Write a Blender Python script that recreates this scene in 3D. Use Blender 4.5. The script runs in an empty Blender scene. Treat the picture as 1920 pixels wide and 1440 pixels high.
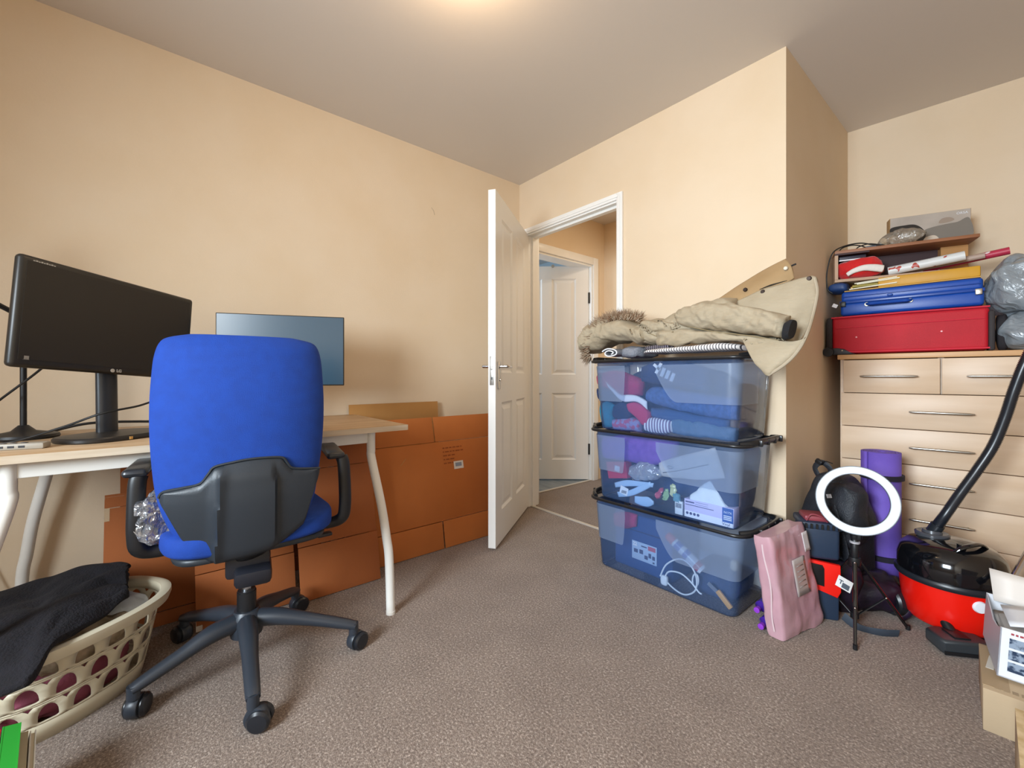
import bpy, bmesh, math, random
from mathutils import Vector as V, Matrix, Euler, noise
PI = math.pi
S = bpy.context.scene
col = S.collection
random.seed(7)

# ------------------------------------------------------------------ camera
FPX = 802.0                      # focal length in pixels of a 1920 wide frame
CAM = V((2.429, -2.114, 0.96))
RT = V((.6434, .7658, 0)).normalized()
FW = V((-.7655, .6431, 0)).normalized()
cd = bpy.data.cameras.new('camera'); cam = bpy.data.objects.new('camera', cd); col.objects.link(cam)
cd.sensor_fit = 'HORIZONTAL'; cd.sensor_width = 36; cd.lens = 36 * FPX / 1920
cd.shift_y = -14 / 1920
cd.clip_start = .02
cam.location = CAM
cam.rotation_euler = (PI / 2, 0, math.atan2(-FW.x, FW.y))
S.camera = cam

# ------------------------------------------------------------------ light
S.view_settings.view_transform = 'Standard'
S.view_settings.look = 'None'
S.view_settings.exposure = 0.42
S.view_settings.gamma = 1.0
S.view_settings.use_curve_mapping = False
w = bpy.data.worlds.new('world'); S.world = w; w.use_nodes = True
bg = w.node_tree.nodes['Background']; bg.inputs[0].default_value = (.62, .78, 1, 1); bg.inputs[1].default_value = 1.0
try:
    S.cycles.max_bounces = 10; S.cycles.diffuse_bounces = 7; S.cycles.transparent_max_bounces = 24
    S.cycles.sample_clamp_indirect = 6
except Exception: pass

def area(name, loc, rot, sx, sy, power, color=(1, 1, 1), spread=PI):
    l = bpy.data.lights.new(name, 'AREA'); l.shape = 'RECTANGLE'; l.size = sx; l.size_y = sy
    l.energy = power; l.color = color; l.spread = spread
    o = bpy.data.objects.new(name, l); col.objects.link(o); o.location = loc; o.rotation_euler = rot
    return o
# daylight entering by the window in the rear wall, behind the camera
area('window_daylight', (2.05, -3.885, 1.5), (PI / 2 - .28, 0, 0), 1.0, 1.05, 66, (.84, .93, 1.0), math.radians(125))
# daylight in the bathroom; a warm overhead fill light added on the landing
area('bathroom_daylight', (-1.0, -.15, 1.7), (PI / 2, 0, 0), .7, .8, 8, (.80, .90, 1.0))
area('landing_fill', (.75, .62, 2.36), (0, 0, 0), .35, .35, 5, (1.0, .84, .62))
# the warm ceiling lamp, just above the picture
l = bpy.data.lights.new('lamp_bulb', 'POINT'); l.energy = 6; l.color = (1.0, .70, .40); l.shadow_soft_size = .1
lamp_bulb = bpy.data.objects.new('lamp_bulb', l); col.objects.link(lamp_bulb); lamp_bulb.location = (1.25, -1.33, 2.27)

# ------------------------------------------------------------------ materials
def lin(c):
    if isinstance(c, str):
        c = [int(c[i:i + 2], 16) / 255 for i in (0, 2, 4)]
    return tuple(((x / 12.92) if x <= .04045 else ((x + .055) / 1.055) ** 2.4) for x in c) + (1,)
_m = {}
def mat(name, c, rough=.6, metal=0., c2=None, ns=8., nd=3., bump=0., bs=40., stretch=None, coat=0., sheen=0.,
        trans=0., ramp=(.35, .65), spec=.5, sss=0., emit=0.):
    if name in _m: return _m[name]
    m = bpy.data.materials.new(name); m.use_nodes = True
    nt = m.node_tree; N = nt.nodes; L = nt.links; b = N['Principled BSDF']
    b.inputs['Base Color'].default_value = lin(c)
    b.inputs['Roughness'].default_value = rough; b.inputs['Metallic'].default_value = metal
    b.inputs['Coat Weight'].default_value = coat; b.inputs['Sheen Weight'].default_value = sheen
    b.inputs['Transmission Weight'].default_value = trans
    b.inputs['Specular IOR Level'].default_value = spec
    if emit:
        b.inputs['Emission Color'].default_value = lin(c); b.inputs['Emission Strength'].default_value = emit
    if c2 or bump:
        tc = N.new('ShaderNodeTexCoord'); mp = N.new('ShaderNodeMapping')
        L.new(tc.outputs['Object'], mp.inputs[0])
        if stretch: mp.inputs['Scale'].default_value = stretch
    if c2:
        n = N.new('ShaderNodeTexNoise'); n.inputs['Scale'].default_value = ns; n.inputs['Detail'].default_value = nd
        L.new(mp.outputs[0], n.inputs['Vector'])
        r = N.new('ShaderNodeValToRGB'); r.color_ramp.elements[0].position = ramp[0]; r.color_ramp.elements[1].position = ramp[1]
        r.color_ramp.elements[0].color = lin(c); r.color_ramp.elements[1].color = lin(c2)
        L.new(n.outputs['Fac'], r.inputs[0]); L.new(r.outputs[0], b.inputs['Base Color'])
    if bump:
        n2 = N.new('ShaderNodeTexNoise'); n2.inputs['Scale'].default_value = bs; n2.inputs['Detail'].default_value = 4
        L.new(mp.outputs[0], n2.inputs['Vector'])
        bp = N.new('ShaderNodeBump'); bp.inputs['Strength'].default_value = min(1, bump); bp.inputs['Distance'].default_value = .01
        L.new(n2.outputs['Fac'], bp.inputs['Height']); L.new(bp.outputs[0], b.inputs['Normal'])
    _m[name] = m
    return m

def film(name, tint, milk, milkcol, rough=.15, gloss=.12, bump=0., bs=20.):
    """thin see-through plastic: transparent + a little diffuse milkiness + gloss"""
    if name in _m: return _m[name]
    m = bpy.data.materials.new(name); m.use_nodes = True
    nt = m.node_tree; N = nt.nodes; L = nt.links; N.remove(N['Principled BSDF']); out = N['Material Output']
    t = N.new('ShaderNodeBsdfTransparent'); t.inputs[0].default_value = lin(tint)
    d = N.new('ShaderNodeBsdfDiffuse'); d.inputs[0].default_value = lin(milkcol)
    tl = N.new('ShaderNodeBsdfTranslucent'); tl.inputs[0].default_value = lin(milkcol)
    a = N.new('ShaderNodeMixShader'); a.inputs[0].default_value = .4
    L.new(d.outputs[0], a.inputs[1]); L.new(tl.outputs[0], a.inputs[2])
    x = N.new('ShaderNodeMixShader'); x.inputs[0].default_value = milk
    L.new(t.outputs[0], x.inputs[1]); L.new(a.outputs[0], x.inputs[2])
    g = N.new('ShaderNodeBsdfGlossy'); g.inputs['Roughness'].default_value = rough
    fr = N.new('ShaderNodeFresnel'); fr.inputs[0].default_value = 1.35
    mu = N.new('ShaderNodeMath'); mu.operation = 'MULTIPLY_ADD'; mu.inputs[1].default_value = 1.0; mu.inputs[2].default_value = gloss
    mu.use_clamp = True
    L.new(fr.outputs[0], mu.inputs[0])
    y = N.new('ShaderNodeMixShader'); L.new(mu.outputs[0], y.inputs[0]); L.new(x.outputs[0], y.inputs[1]); L.new(g.outputs[0], y.inputs[2])
    L.new(y.outputs[0], out.inputs[0])
    if bump:
        tc = N.new('ShaderNodeTexCoord'); n2 = N.new('ShaderNodeTexNoise'); n2.inputs['Scale'].default_value = bs; n2.inputs['Detail'].default_value = 3
        n2.inputs['Distortion'].default_value = 1.2
        L.new(tc.outputs['Object'], n2.inputs['Vector'])
        bp = N.new('ShaderNodeBump'); bp.inputs['Strength'].default_value = bump; bp.inputs['Distance'].default_value = .02
        L.new(n2.outputs['Fac'], bp.inputs['Height'])
        for q in (g, d): L.new(bp.outputs[0], q.inputs['Normal'])
    _m[name] = m
    return m

# ------------------------------------------------------------------ mesh helpers
def catmull(P, n=8, closed=False):
    P = [V(p) for p in P]; out = []; k = len(P)
    if k < 3 and not closed: return P
    rng = range(k) if closed else range(k - 1)
    for i in rng:
        if closed: a, b, c, d = P[(i - 1) % k], P[i], P[(i + 1) % k], P[(i + 2) % k]
        else: a, b, c, d = P[max(i - 1, 0)], P[i], P[i + 1], P[min(i + 2, k - 1)]
        for j in range(n):
            t = j / n
            out.append(.5 * ((2 * b) + (c - a) * t + (2 * a - 5 * b + 4 * c - d) * t * t + (3 * b - a - 3 * c + d) * t ** 3))
    if not closed: out.append(P[-1])
    return out

class MB:
    def __init__(s): s.bm = bmesh.new()
    def _mi(s, fs, mi):
        for f in fs: f.material_index = mi
    def box(s, c, d, rot=(0, 0, 0), bev=0., seg=2, mi=0):
        r = bmesh.ops.create_cube(s.bm, size=1); vs = r['verts']
        M = Matrix.Translation(V(c)) @ Euler(rot).to_matrix().to_4x4() @ Matrix.Diagonal((*d, 1))
        bmesh.ops.transform(s.bm, matrix=M, verts=vs)
        fs = {f for v in vs for f in v.link_faces}
        if bev > 0:
            es = list({e for v in vs for e in v.link_edges})
            q = bmesh.ops.bevel(s.bm, geom=es, offset=bev, segments=seg, profile=.5, affect='EDGES')
            fs = set(q['faces']) | {f for f in fs if f.is_valid}
        s._mi(fs, mi); return s
    def bb(s, a, b, **k):
        a, b = V(a), V(b); d = b - a
        return s.box((a + b) / 2, (abs(d.x), abs(d.y), abs(d.z)), **k)
    def cyl(s, p0, p1, r0, r1=None, seg=24, mi=0, cap=True):
        p0, p1 = V(p0), V(p1); r1 = r0 if r1 is None else r1
        return s.tube([p0, p1], [r0, r1], seg=seg, mi=mi, cap=cap)
    def tube(s, P, r, seg=10, mi=0, cap=True, closed=False, sm=0, flat=None):
        """flat=(w,h,upvec): superelliptic section"""
        if sm: 
            k = len(P)
            if isinstance(r, (list, tuple)):
                rr = []
                for i in range(k if closed else k - 1):
                    for j in range(sm):
                        t = j / sm; q0, q1 = r[i], r[(i + 1) % k]
                        rr.append(tuple(x * (1 - t) + y * t for x, y in zip(q0, q1)) if isinstance(q0, tuple) else q0 * (1 - t) + q1 * t)
                if not closed: rr.append(r[-1])
                r = rr
            P = catmull(P, sm, closed)
        P = [V(p) for p in P]; n = len(P)
        R = r if isinstance(r, (list, tuple)) else [r] * n
        up = None; rings = []
        for i in range(n):
            a = P[(i - 1) % n] if (closed or i > 0) else P[i]; b = P[(i + 1) % n] if (closed or i < n - 1) else P[i]
            t = (b - a).normalized() if (b - a).length > 1e-9 else V((0, 0, 1))
            if up is None:
                up = V((0, 0, 1)) if abs(t.z) < .9 else V((1, 0, 0))
                if flat: up = V(flat)
            sd = t.cross(up); sd = sd.normalized() if sd.length > 1e-6 else V((1, 0, 0))
            if not flat: up = sd.cross(t).normalized()
            u2 = sd.cross(t).normalized()
            rx, ry = R[i] if isinstance(R[i], (tuple, list)) else (R[i], R[i])
            rings.append([s.bm.verts.new(P[i] + sd * rx * math.cos(2 * PI * k / seg) + u2 * ry * math.sin(2 * PI * k / seg)) for k in range(seg)])
        s._rings(rings, closed, cap, mi); return s
    def _rings(s, rings, closed=False, cap=True, mi=0):
        n = len(rings); m = len(rings[0]); fs = []
        for i in range(n if closed else n - 1):
            A, B = rings[i], rings[(i + 1) % n]
            for k in range(m):
                fs.append(s.bm.faces.new((A[k], A[(k + 1) % m], B[(k + 1) % m], B[k])))
        if cap and not closed:
            fs.append(s.bm.faces.new(list(reversed(rings[0])))); fs.append(s.bm.faces.new(rings[-1]))
        s._mi(fs, mi); return fs
    def loops(s, L, closed=False, cap=True, mi=0):
        s._rings([[s.bm.verts.new(p) for p in l] for l in L], closed, cap, mi); return s
    def lathe(s, prof, c=(0, 0, 0), seg=40, M=None, mi=0, sx=1., sy=1.):
        M = M or Matrix.Identity(4); L = []
        for r, z in prof:
            L.append([M @ (V(c) + V((max(r, 1e-4) * math.cos(2 * PI * k / seg) * sx, max(r, 1e-4) * math.sin(2 * PI * k / seg) * sy, z))) for k in range(seg)])
        return s.loops(L, mi=mi)
    def prism(s, pts, ax, off, th, mi=0, bev=0., seg=2):
        """pts 2D outline; ax = function (u,v,w)->xyz"""
        lo = [s.bm.verts.new(ax(u, v, off)) for u, v in pts]; hi = [s.bm.verts.new(ax(u, v, off + th)) for u, v in pts]
        fs = [s.bm.faces.new(lo[::-1]), s.bm.faces.new(hi)]
        n = len(pts)
        for k in range(n): fs.append(s.bm.faces.new((lo[k], lo[(k + 1) % n], hi[(k + 1) % n], hi[k])))
        if bev > 0:
            es = list({e for f in fs[:2] for e in f.edges})
            q = bmesh.ops.bevel(s.bm, geom=es, offset=bev, segments=seg, profile=.5, affect='EDGES')
            fs = [f for f in fs if f.is_valid] + list(q['faces'])
        s._mi(fs, mi); return s
    def grid(s, fn, nu, nv, mi=0):
        G = [[s.bm.verts.new(fn(i / nu, j / nv)) for j in range(nv + 1)] for i in range(nu + 1)]
        fs = [s.bm.faces.new((G[i][j], G[i + 1][j], G[i + 1][j + 1], G[i][j + 1])) for i in range(nu) for j in range(nv)]
        s._mi(fs, mi); return s
    def soft(s, c, d, rot=(0, 0, 0), e=.35, nu=36, nv=22, amp=.0, sc=8., seed=0, fold=0., nf=5, mi=0, fn=None):
        """cloth-like superellipsoid of full size d"""
        M = Matrix.Translation(V(c)) @ Euler(rot).to_matrix().to_4x4(); L = []
        sp = lambda a: math.copysign(abs(a) ** e, a)
        for j in range(nv + 1):
            ph = -PI / 2 + PI * (j + .02) / (nv + .04); ring = []
            for i in range(nu):
                th = 2 * PI * i / nu
                p = V((sp(math.cos(ph)) * sp(math.cos(th)) * d[0] / 2, sp(math.cos(ph)) * sp(math.sin(th)) * d[1] / 2, sp(math.sin(ph)) * d[2] / 2))
                if fold: 
                    q = 1 - fold * (.5 - .5 * math.cos(2 * PI * nf * (p.z / d[2] + .5))) * min(1, 2 * abs(math.cos(ph)))
                    p.x *= q; p.y *= q
                if amp:
                    v3 = noise.noise_vector(p * sc + V((seed * 3.1, seed * 1.7, seed)))
                    v4 = noise.noise_vector(p * sc * 2.7 + V((seed * 1.1, seed * 5.7, seed)))
                    p = p + v3 * amp + v4 * amp * .4
                if fn: p = fn(p)
                ring.append(M @ p)
            L.append(ring)
        return s.loops(L, mi=mi)
    def puff(s, A, B, t, dr=(0, 1, 0), n=40, m=20, pw=.5, amp=0., sc=10., seed=0, mi=0, both=True, wr=0.):
        """closed puffed body between two 3-D edge curves A and B, half thickness t along dr"""
        A = catmull(A, 10); B = catmull(B, 10); dr = V(dr)
        def samp(P, u):
            x = u * (len(P) - 1); i = min(int(x), len(P) - 2); return P[i].lerp(P[i + 1], x - i)
        L = []
        for i in range(n + 1):
            u = (i + .0) / n; a, b = samp(A, u), samp(B, u)
            en = min(1, max(.02, 4 * u * (1 - u) * 3)) ** pw if both else 1
            tt = (t(u) if callable(t) else t) * en; ring = []
            for k in range(m):
                th = 2 * PI * k / m; cc, ss = math.cos(th), math.sin(th)
                cc = math.copysign(abs(cc) ** .8, cc); ss = math.copysign(abs(ss) ** .7, ss)
                p = (a + b) / 2 + (a - b) / 2 * cc + dr * ss * tt
                if amp:
                    p = p + noise.noise_vector(p * sc + V((seed, seed * 2.3, 0))) * amp
                    if wr: p = p + dr * wr * (1 - abs(noise.noise(V((p.x * sc * 2, p.z * sc * 2.5, seed)))) * 3)
                ring.append(p)
            L.append(ring)
        return s.loops(L, mi=mi)
    def build(s, name, mats, parent=None, ang=35, sub=0, solid=0, kind=None):
        bmesh.ops.recalc_face_normals(s.bm, faces=s.bm.faces)
        me = bpy.data.meshes.new(name); s.bm.to_mesh(me); s.bm.free()
        for m in (mats if isinstance(mats, (list, tuple)) else [mats]): me.materials.append(m)
        for p in me.polygons: p.use_smooth = True
        if ang < 180: me.set_sharp_from_angle(angle=math.radians(ang))
        o = bpy.data.objects.new(name, me); col.objects.link(o)
        if parent: o.parent = parent
        if solid:
            k = o.modifiers.new('s', 'SOLIDIFY'); k.thickness = solid; k.offset = 0
        if sub:
            k = o.modifiers.new('ss', 'SUBSURF'); k.levels = sub; k.render_levels = sub
        if kind: o['kind'] = kind
        return o

def thing(name, label, cat, loc=(0, 0, 0), rot=0, group=None):
    o = bpy.data.objects.new(name, None); col.objects.link(o); o.location = loc
    o.rotation_euler = rot if isinstance(rot, tuple) else (0, 0, rot)
    o.empty_display_size = .05
    o['label'] = label; o['category'] = cat
    if group: o['group'] = group
    return o
def tag(o, label, cat, group=None):
    o['label'] = label; o['category'] = cat
    if group: o['group'] = group
    return o
def place(o, loc, rot=0):
    o.location = loc; o.rotation_euler = rot if isinstance(rot, tuple) else (0, 0, rot); return o
def lettering(name, s, size, m, parent, loc, rot, ext=.0004, bold=0.):
    c = bpy.data.curves.new(name, 'FONT'); c.body = s; c.size = size; c.extrude = ext; c.align_x = 'CENTER'; c.align_y = 'CENTER'; c.offset = bold
    t = bpy.data.objects.new(name + '_c', c); col.objects.link(t)
    bpy.context.view_layer.update()
    me = bpy.data.meshes.new_from_object(t.evaluated_get(bpy.context.evaluated_depsgraph_get()))
    bpy.data.objects.remove(t)
    me.materials.clear(); me.materials.append(m)
    o = bpy.data.objects.new(name, me); col.objects.link(o); o.parent = parent; o.location = loc; o.rotation_euler = rot
    return o
# where a sight line of the photograph meets a plane of the room (used to survey real positions)
def ray(px, py): return RT * ((px - 960) / FPX) + FW + V((0, 0, -(py - 706) / FPX))
def at_y(px, py, y): d = ray(px, py); return CAM + d * ((y - CAM.y) / d.y)
def at_x(px, py, x): d = ray(px, py); return CAM + d * ((x - CAM.x) / d.x)
def at_z(px, py, z): d = ray(px, py); return CAM + d * ((z - CAM.z) / d.z)
def at_d(px, py, dist): return CAM + ray(px, py) * dist
# ------------------------------------------------------------------ the room
M_wall = mat('magnolia_paint', 'dfccb2', .75, c2='dcc7aa', ns=2.5, bump=.06, bs=120)
M_ceil = mat('ceiling_paint', 'd6cfc8', .85, bump=.02, bs=90)
M_white = mat('white_gloss_paint', 'eeeeec', .28, bump=.02, bs=60)
M_bath = mat('bathroom_paint', 'b9cbd6', .7)
M_vinyl = mat('grey_vinyl', '8b9398', .35, c2='6f7a80', ns=3, stretch=(1, 6, 1))
M_chrome = mat('chrome', 'd8d8da', .12, 1.0)
M_black = mat('black_plastic', '17181b', .42)
def carpet():
    m = bpy.data.materials.new('speckled_carpet'); m.use_nodes = True; N = m.node_tree.nodes; L = m.node_tree.links; b = N['Principled BSDF']
    b.inputs['Roughness'].default_value = .95; b.inputs['Sheen Weight'].default_value = .15
    tc = N.new('ShaderNodeTexCoord')
    n = N.new('ShaderNodeTexNoise'); n.inputs['Scale'].default_value = 150; n.inputs['Detail'].default_value = 3; n.inputs['Roughness'].default_value = .7
    n1 = N.new('ShaderNodeTexNoise'); n1.inputs['Scale'].default_value = 5; n1.inputs['Detail'].default_value = 3
    r = N.new('ShaderNodeValToRGB'); E = r.color_ramp.elements
    E[0].position = .30; E[0].color = lin('5a483d'); E[1].position = .70; E[1].color = lin('c6b6aa')
    e = E.new(.46); e.color = lin('7e6d62'); e = E.new(.56); e.color = lin('908073')
    L.new(tc.outputs['Object'], n.inputs[0]); L.new(tc.outputs['Object'], n1.inputs[0]); L.new(n.outputs['Fac'], r.inputs[0])
    mx = N.new('ShaderNodeMix'); mx.data_type = 'RGBA'; mx.blend_type = 'MULTIPLY'; mx.inputs[0].default_value = .35
    r2 = N.new('ShaderNodeValToRGB'); r2.color_ramp.elements[0].position = .35; r2.color_ramp.elements[0].color = (.62, .58, .56, 1); r2.color_ramp.elements[1].position = .65
    L.new(n1.outputs['Fac'], r2.inputs[0]); L.new(r.outputs[0], mx.inputs[6]); L.new(r2.outputs[0], mx.inputs[7])
    L.new(mx.outputs[2], b.inputs['Base Color'])
    bp = N.new('ShaderNodeBump'); bp.inputs['Strength'].default_value = .6; bp.inputs['Distance'].default_value = .005
    n3 = N.new('ShaderNodeTexNoise'); n3.inputs['Scale'].default_value = 260; n3.inputs['Detail'].default_value = 2
    L.new(tc.outputs['Object'], n3.inputs[0]); L.new(n3.outputs['Fac'], bp.inputs['Height']); L.new(bp.outputs[0], b.inputs['Normal'])
    return m
M_carpet = carpet()
st = 'structure'
CH = 2.4
MB().bb((-.12, -4.05, -.12), (3.2, 1.5, 0)).build('floor', M_carpet, kind=st)
MB().bb((-2.0, -.3, -.12), (-.121, 1.8, -.002)).build('floor_bathroom', M_vinyl, kind=st)
MB().bb((-2.0, -4.05, CH), (3.2, 1.8, CH + .1)).build('ceiling', M_ceil, kind=st)
MB().bb((-.12, -4.05, 0), (0, 0, CH)).build('wall_left', M_wall, kind=st)
b = MB(); b.bb((-.12, 0, 0), (.06, .1, CH)); b.bb((.925, 0, 0), (1.77, .1, CH)); b.bb((.06, 0, 2.03), (.925, .1, CH))
b.build('wall_back', M_wall, kind=st)
MB().bb((1.67, .1, 0), (1.77, 1.12, CH)).build('wall_alcove_side', M_wall, kind=st)
A5 = math.atan2(.0917, .9958)
o = MB().bb((-.06, 0, 0), (1.6, .1, CH)).build('wall_alcove_back', M_wall, kind=st); place(o, (1.765, 1.03, 0), A5)
MB().bb((3.06, -4.05, 0), (3.16, 1.35, CH)).build('wall_right', M_wall, kind=st)
b = MB(); b.bb((-.12, -4.02, 0), (1.3, -3.9, CH)); b.bb((2.8, -4.02, 0), (3.16, -3.9, CH)); b.bb((1.3, -4.02, 0), (2.8, -3.9, .9)); b.bb((1.3, -4.02, 2.1), (2.8, -3.9, CH))
b.build('wall_rear', M_wall, kind=st)
b = MB()
for x in (1.325, 2.05, 2.775): b.bb((x - .025, -3.99, .9), (x + .025, -3.94, 2.1), bev=.005)
for z in (.925, 2.075): b.bb((1.3, -3.99, z - .025), (2.8, -3.94, z + .025), bev=.005)
wn = b.build('window_1', M_white, kind=st)
MB().bb((1.33, -3.97, .93), (2.77, -3.964, 2.07)).build('pane', film('window_glass', 'f4fbff', .02, 'ffffff', .02, .02), wn)
MB().bb((1.28, -3.9, .87), (2.82, -3.83, .9), bev=.006).build('window_sill', M_white, wn)
# landing and bathroom beyond the door
b = MB(); b.bb((-.24, 0, 0), (-.12, .2, CH)); b.bb((-.24, 1.0, 0), (-.12, 1.3, CH)); b.bb((-.24, .2, 2.0), (-.12, 1.0, CH))
b.build('wall_landing_left', M_wall, kind=st)
MB().bb((-.12, 1.17, 0), (1.3, 1.27, CH)).build('wall_landing_far', M_wall, kind=st)
MB().bb((1.15, .1, 0), (1.25, 1.2, CH)).build('wall_landing_right', M_wall, kind=st)
b = MB(); b.bb((-2.05, -.3, 0), (-1.95, 1.8, CH)); b.bb((-2.0, 1.7, 0), (-.12, 1.8, CH)); b.bb((-2.0, -.3, 0), (-.12, -.2, CH)); b.bb((-.245, -.2, 0), (-.24, .2, CH)); b.bb((-.245, 1.0, 0), (-.24, 1.7, CH))
b.build('wall_bathroom', M_bath, kind=st)
# door linings, stops and architraves
b = MB()
b.bb((.06, -.002, 0), (.098, .102, 2.03)); b.bb((.887, -.002, 0), (.925, .102, 2.03)); b.bb((.098, -.002, 1.995), (.887, .102, 2.03))
b.bb((.098, .035, 0), (.112, .065, 1.995)); b.bb((.873, .035, 0), (.887, .065, 1.995)); b.bb((.112, .035, 1.98), (.873, .065, 1.995))
b.build('trim_1', M_white, kind=st)
b = MB()
for (a, c) in (((.89, -.016, 0), (.93, -.0003, 2.045)), ((.0935, -.016, 2.005), (.8895, -.0003, 2.045)), ((.05, -.016, 0), (.093, -.0003, 2.045))): b.bb(a, c, bev=.002)
for (a, c) in (((.903, -.02, 0), (.917, -.0165, 2.032)), ((.06, -.02, 2.018), (.9025, -.0165, 2.032))): b.bb(a, c, bev=.0015)
for (a, c) in (((.89, .1005, 0), (.95, .116, 2.065)), ((.0935, .1005, 2.005), (.8895, .116, 2.065)), ((.04, .1005, 0), (.093, .116, 2.065))): b.bb(a, c, bev=.002)
b.build('trim_2', M_white, kind=st)
b = MB()
b.bb((-.25, .2005, 0), (-.1195, .228, 1.9715)); b.bb((-.25, .985, 0), (-.1195, .9995, 1.9715)); b.bb((-.25, .2005, 1.972), (-.1195, .9995, 1.9995))
b.bb((-.1195, .15, 0), (-.103, .215, 2.055), bev=.003); b.bb((-.1195, .998, 0), (-.103, 1.065, 2.055), bev=.003); b.bb((-.1195, .2155, 1.988), (-.103, .9975, 2.055), bev=.003)
b.build('trim_3', M_white, kind=st)
M_strip = mat('threshold_metal', 'dcd6cc', .35, .5)
MB().bb((.098, .02, 0), (.887, .046, .008), bev=.003).build('trim_4', M_strip, kind=st)
MB().bb((-.145, .228, 0), (-.118, .985, .008), bev=.003).build('trim_5', M_strip, kind=st)
# a scuff line on the left wall
b = MB(); b.tube([at_x(809, 389, .001), at_x(813, 395, .001), at_x(815, 403, .001)], .0012, seg=5); o = b.build('trim_6', mat('scuff', 'a89884', .8), kind=st)
# skirting
MB().bb((.93, -.014, 0), (1.77, 0, .09), bev=.004).build('baseboard_back', M_white, kind=st)
MB().bb((0, -3.89, 0), (.014, -.02, .09), bev=.004).build('baseboard_left', M_white, kind=st)

def panel_door(name, w, h, t, rows, cols, zr, mats, kind=st):
    """leaf with moulded panels on both faces; hinge edge at x=0, leaf along +x, faces at y=0 and y=-t"""
    b = MB(); bm = b.bm
    for side in (0, 1):
        y0 = 0 if side == 0 else -t; sg = -1 if side == 0 else 1
        P = lambda x, z, d: bm.verts.new((x, y0 + sg * d, z))
        xs = sorted({0, w, *[c for r in cols for c in r]}); zs = sorted({0, h, *[c for r in rows for c in r]})
        for i in range(len(xs) - 1):
            for j in range(len(zs) - 1):
                x0, x1, z0, z1 = xs[i], xs[i + 1], zs[j], zs[j + 1]
                if (x0, x1) in cols and (z0, z1) in rows:
                    prev = None
                    for ins, d in ((0, 0), (.006, .004), (.014, .009), (.022, .009), (.045, .002)):
                        ring = [P(x0 + ins, z0 + ins, d), P(x1 - ins, z0 + ins, d), P(x1 - ins, z1 - ins, d), P(x0 + ins, z1 - ins, d)]
                        if prev:
                            for k in range(4): bm.faces.new((prev[k], prev[(k + 1) % 4], ring[(k + 1) % 4], ring[k]))
                        prev = ring
                    bm.faces.new(prev)
                else:
                    bm.faces.new((P(x0, z0, 0), P(x1, z0, 0), P(x1, z1, 0), P(x0, z1, 0)))
    for q in (((0, 0), (w, 0)), ((0, h), (w, h)), ((0, 0), (0, h)), ((w, 0), (w, h))):
        (x0, z0), (x1, z1) = q
        bm.faces.new([bm.verts.new(v) for v in ((x0, 0, z0), (x1, 0, z1), (x1, -t, z1), (x0, -t, z0))])
    bmesh.ops.remove_doubles(bm, verts=bm.verts, dist=1e-5)
    return b.build(name, mats, ang=15, kind=kind)
rows = [(.18, .80), (.97, 1.86)]
d1 = panel_door('door_1', .81, 1.98, .042, rows, [(.12, .355), (.455, .69)], 0, M_white)
place(d1, (.106, -.004, .012), math.radians(-55.2))
d2 = panel_door('door_2', .765, 1.975, .04, rows, [(.115, .34), (.43, .65)], 0, M_white)
place(d2, (-.150, .978, .008), math.radians(-131.5))
def handle(parent, x, y0, sg, z=.985):
    b = MB(); b.box((x, y0 + sg * .004, z - .03), (.04, .008, .155), bev=.004)
    b.cyl((x, y0 + sg * .008, z + .02), (x, y0 + sg * .05, z + .02), .009, seg=16)
    b.tube([(x, y0 + sg * .045, z + .02), (x - .02, y0 + sg * .052, z + .02), (x - .09, y0 + sg * .05, z + .018), (x - .11, y0 + sg * .046, z + .018)], [.01, .009, .008, .006], seg=12, sm=4)
    b.cyl((x, y0 + sg * .008, z - .055), (x, y0 + sg * .014, z - .055), .008, seg=14)
    return b.build('door_handle', M_chrome, parent)
handle(d1, .755, 0, 1); handle(d1, .755, -.042, -1)
b = MB(); b.bb((.809, -.033, .90), (.8115, -.009, 1.06), bev=.001); b.bb((.811, -.026, .985), (.817, -.016, 1.005), bev=.001); b.bb((.811, -.025, .93), (.8125, -.017, .945), mi=1)
b.build('latch_plate', [mat('dull_nickel', 'b8b4ae', .35, .9), M_black], d1)
b = MB()
for z in (.28, 1.68): b.bb((-.012, -.012, z - .05), (.003, .008, z + .05))
b.build('hinge', M_black, d2)
b = MB(); b.cyl((.33, .003, 1.975), (.33, .012, 1.975), .014, seg=14); b.build('coat_hook', mat('dull_nickel', 'b8b4ae'), d2)
# ------------------------------------------------------------------ desk and what stands on it
M_oak = mat('light_oak_laminate', 'c9ad8c', .45, c2='b08e68', ns=3, nd=5, stretch=(14, 1.2, 14), bump=.03, bs=60)
M_edge = mat('desk_edge', 'd6c8b4', .45, c2='c2ae94', ns=4, stretch=(10, 1, 10))
M_leg = mat('white_powder_coat', 'e6e4de', .35)
DZ = .75
desk = thing('desk', 'light oak desk with bent white tube legs against the left wall', 'desk', (0, 0, 0))
b = MB(); b.bb((.03, -2.62, DZ - .022), (.70, -1.26, DZ), bev=.004, seg=2)
b.build('desk_top', M_oak, desk)
b = MB(); b.bb((.7, -2.62, DZ - .023), (.7035, -1.26, DZ - .001)); b.bb((.03, -1.26, DZ - .023), (.70, -1.2565, DZ - .001)); b.build('edge_band', M_edge, desk)
b = MB(); b.bb((.635, -2.44, DZ - .07), (.66, -1.42, DZ - .0225), bev=.003); b.bb((.07, -2.44, DZ - .07), (.095, -1.42, DZ - .0225), bev=.003)
b.bb((.08, -2.44, DZ - .06), (.65, -2.41, DZ - .0225), bev=.003); b.bb((.08, -1.45, DZ - .06), (.65, -1.42, DZ - .0225), bev=.003)
b.build('under_frame', M_leg, desk)
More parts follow.
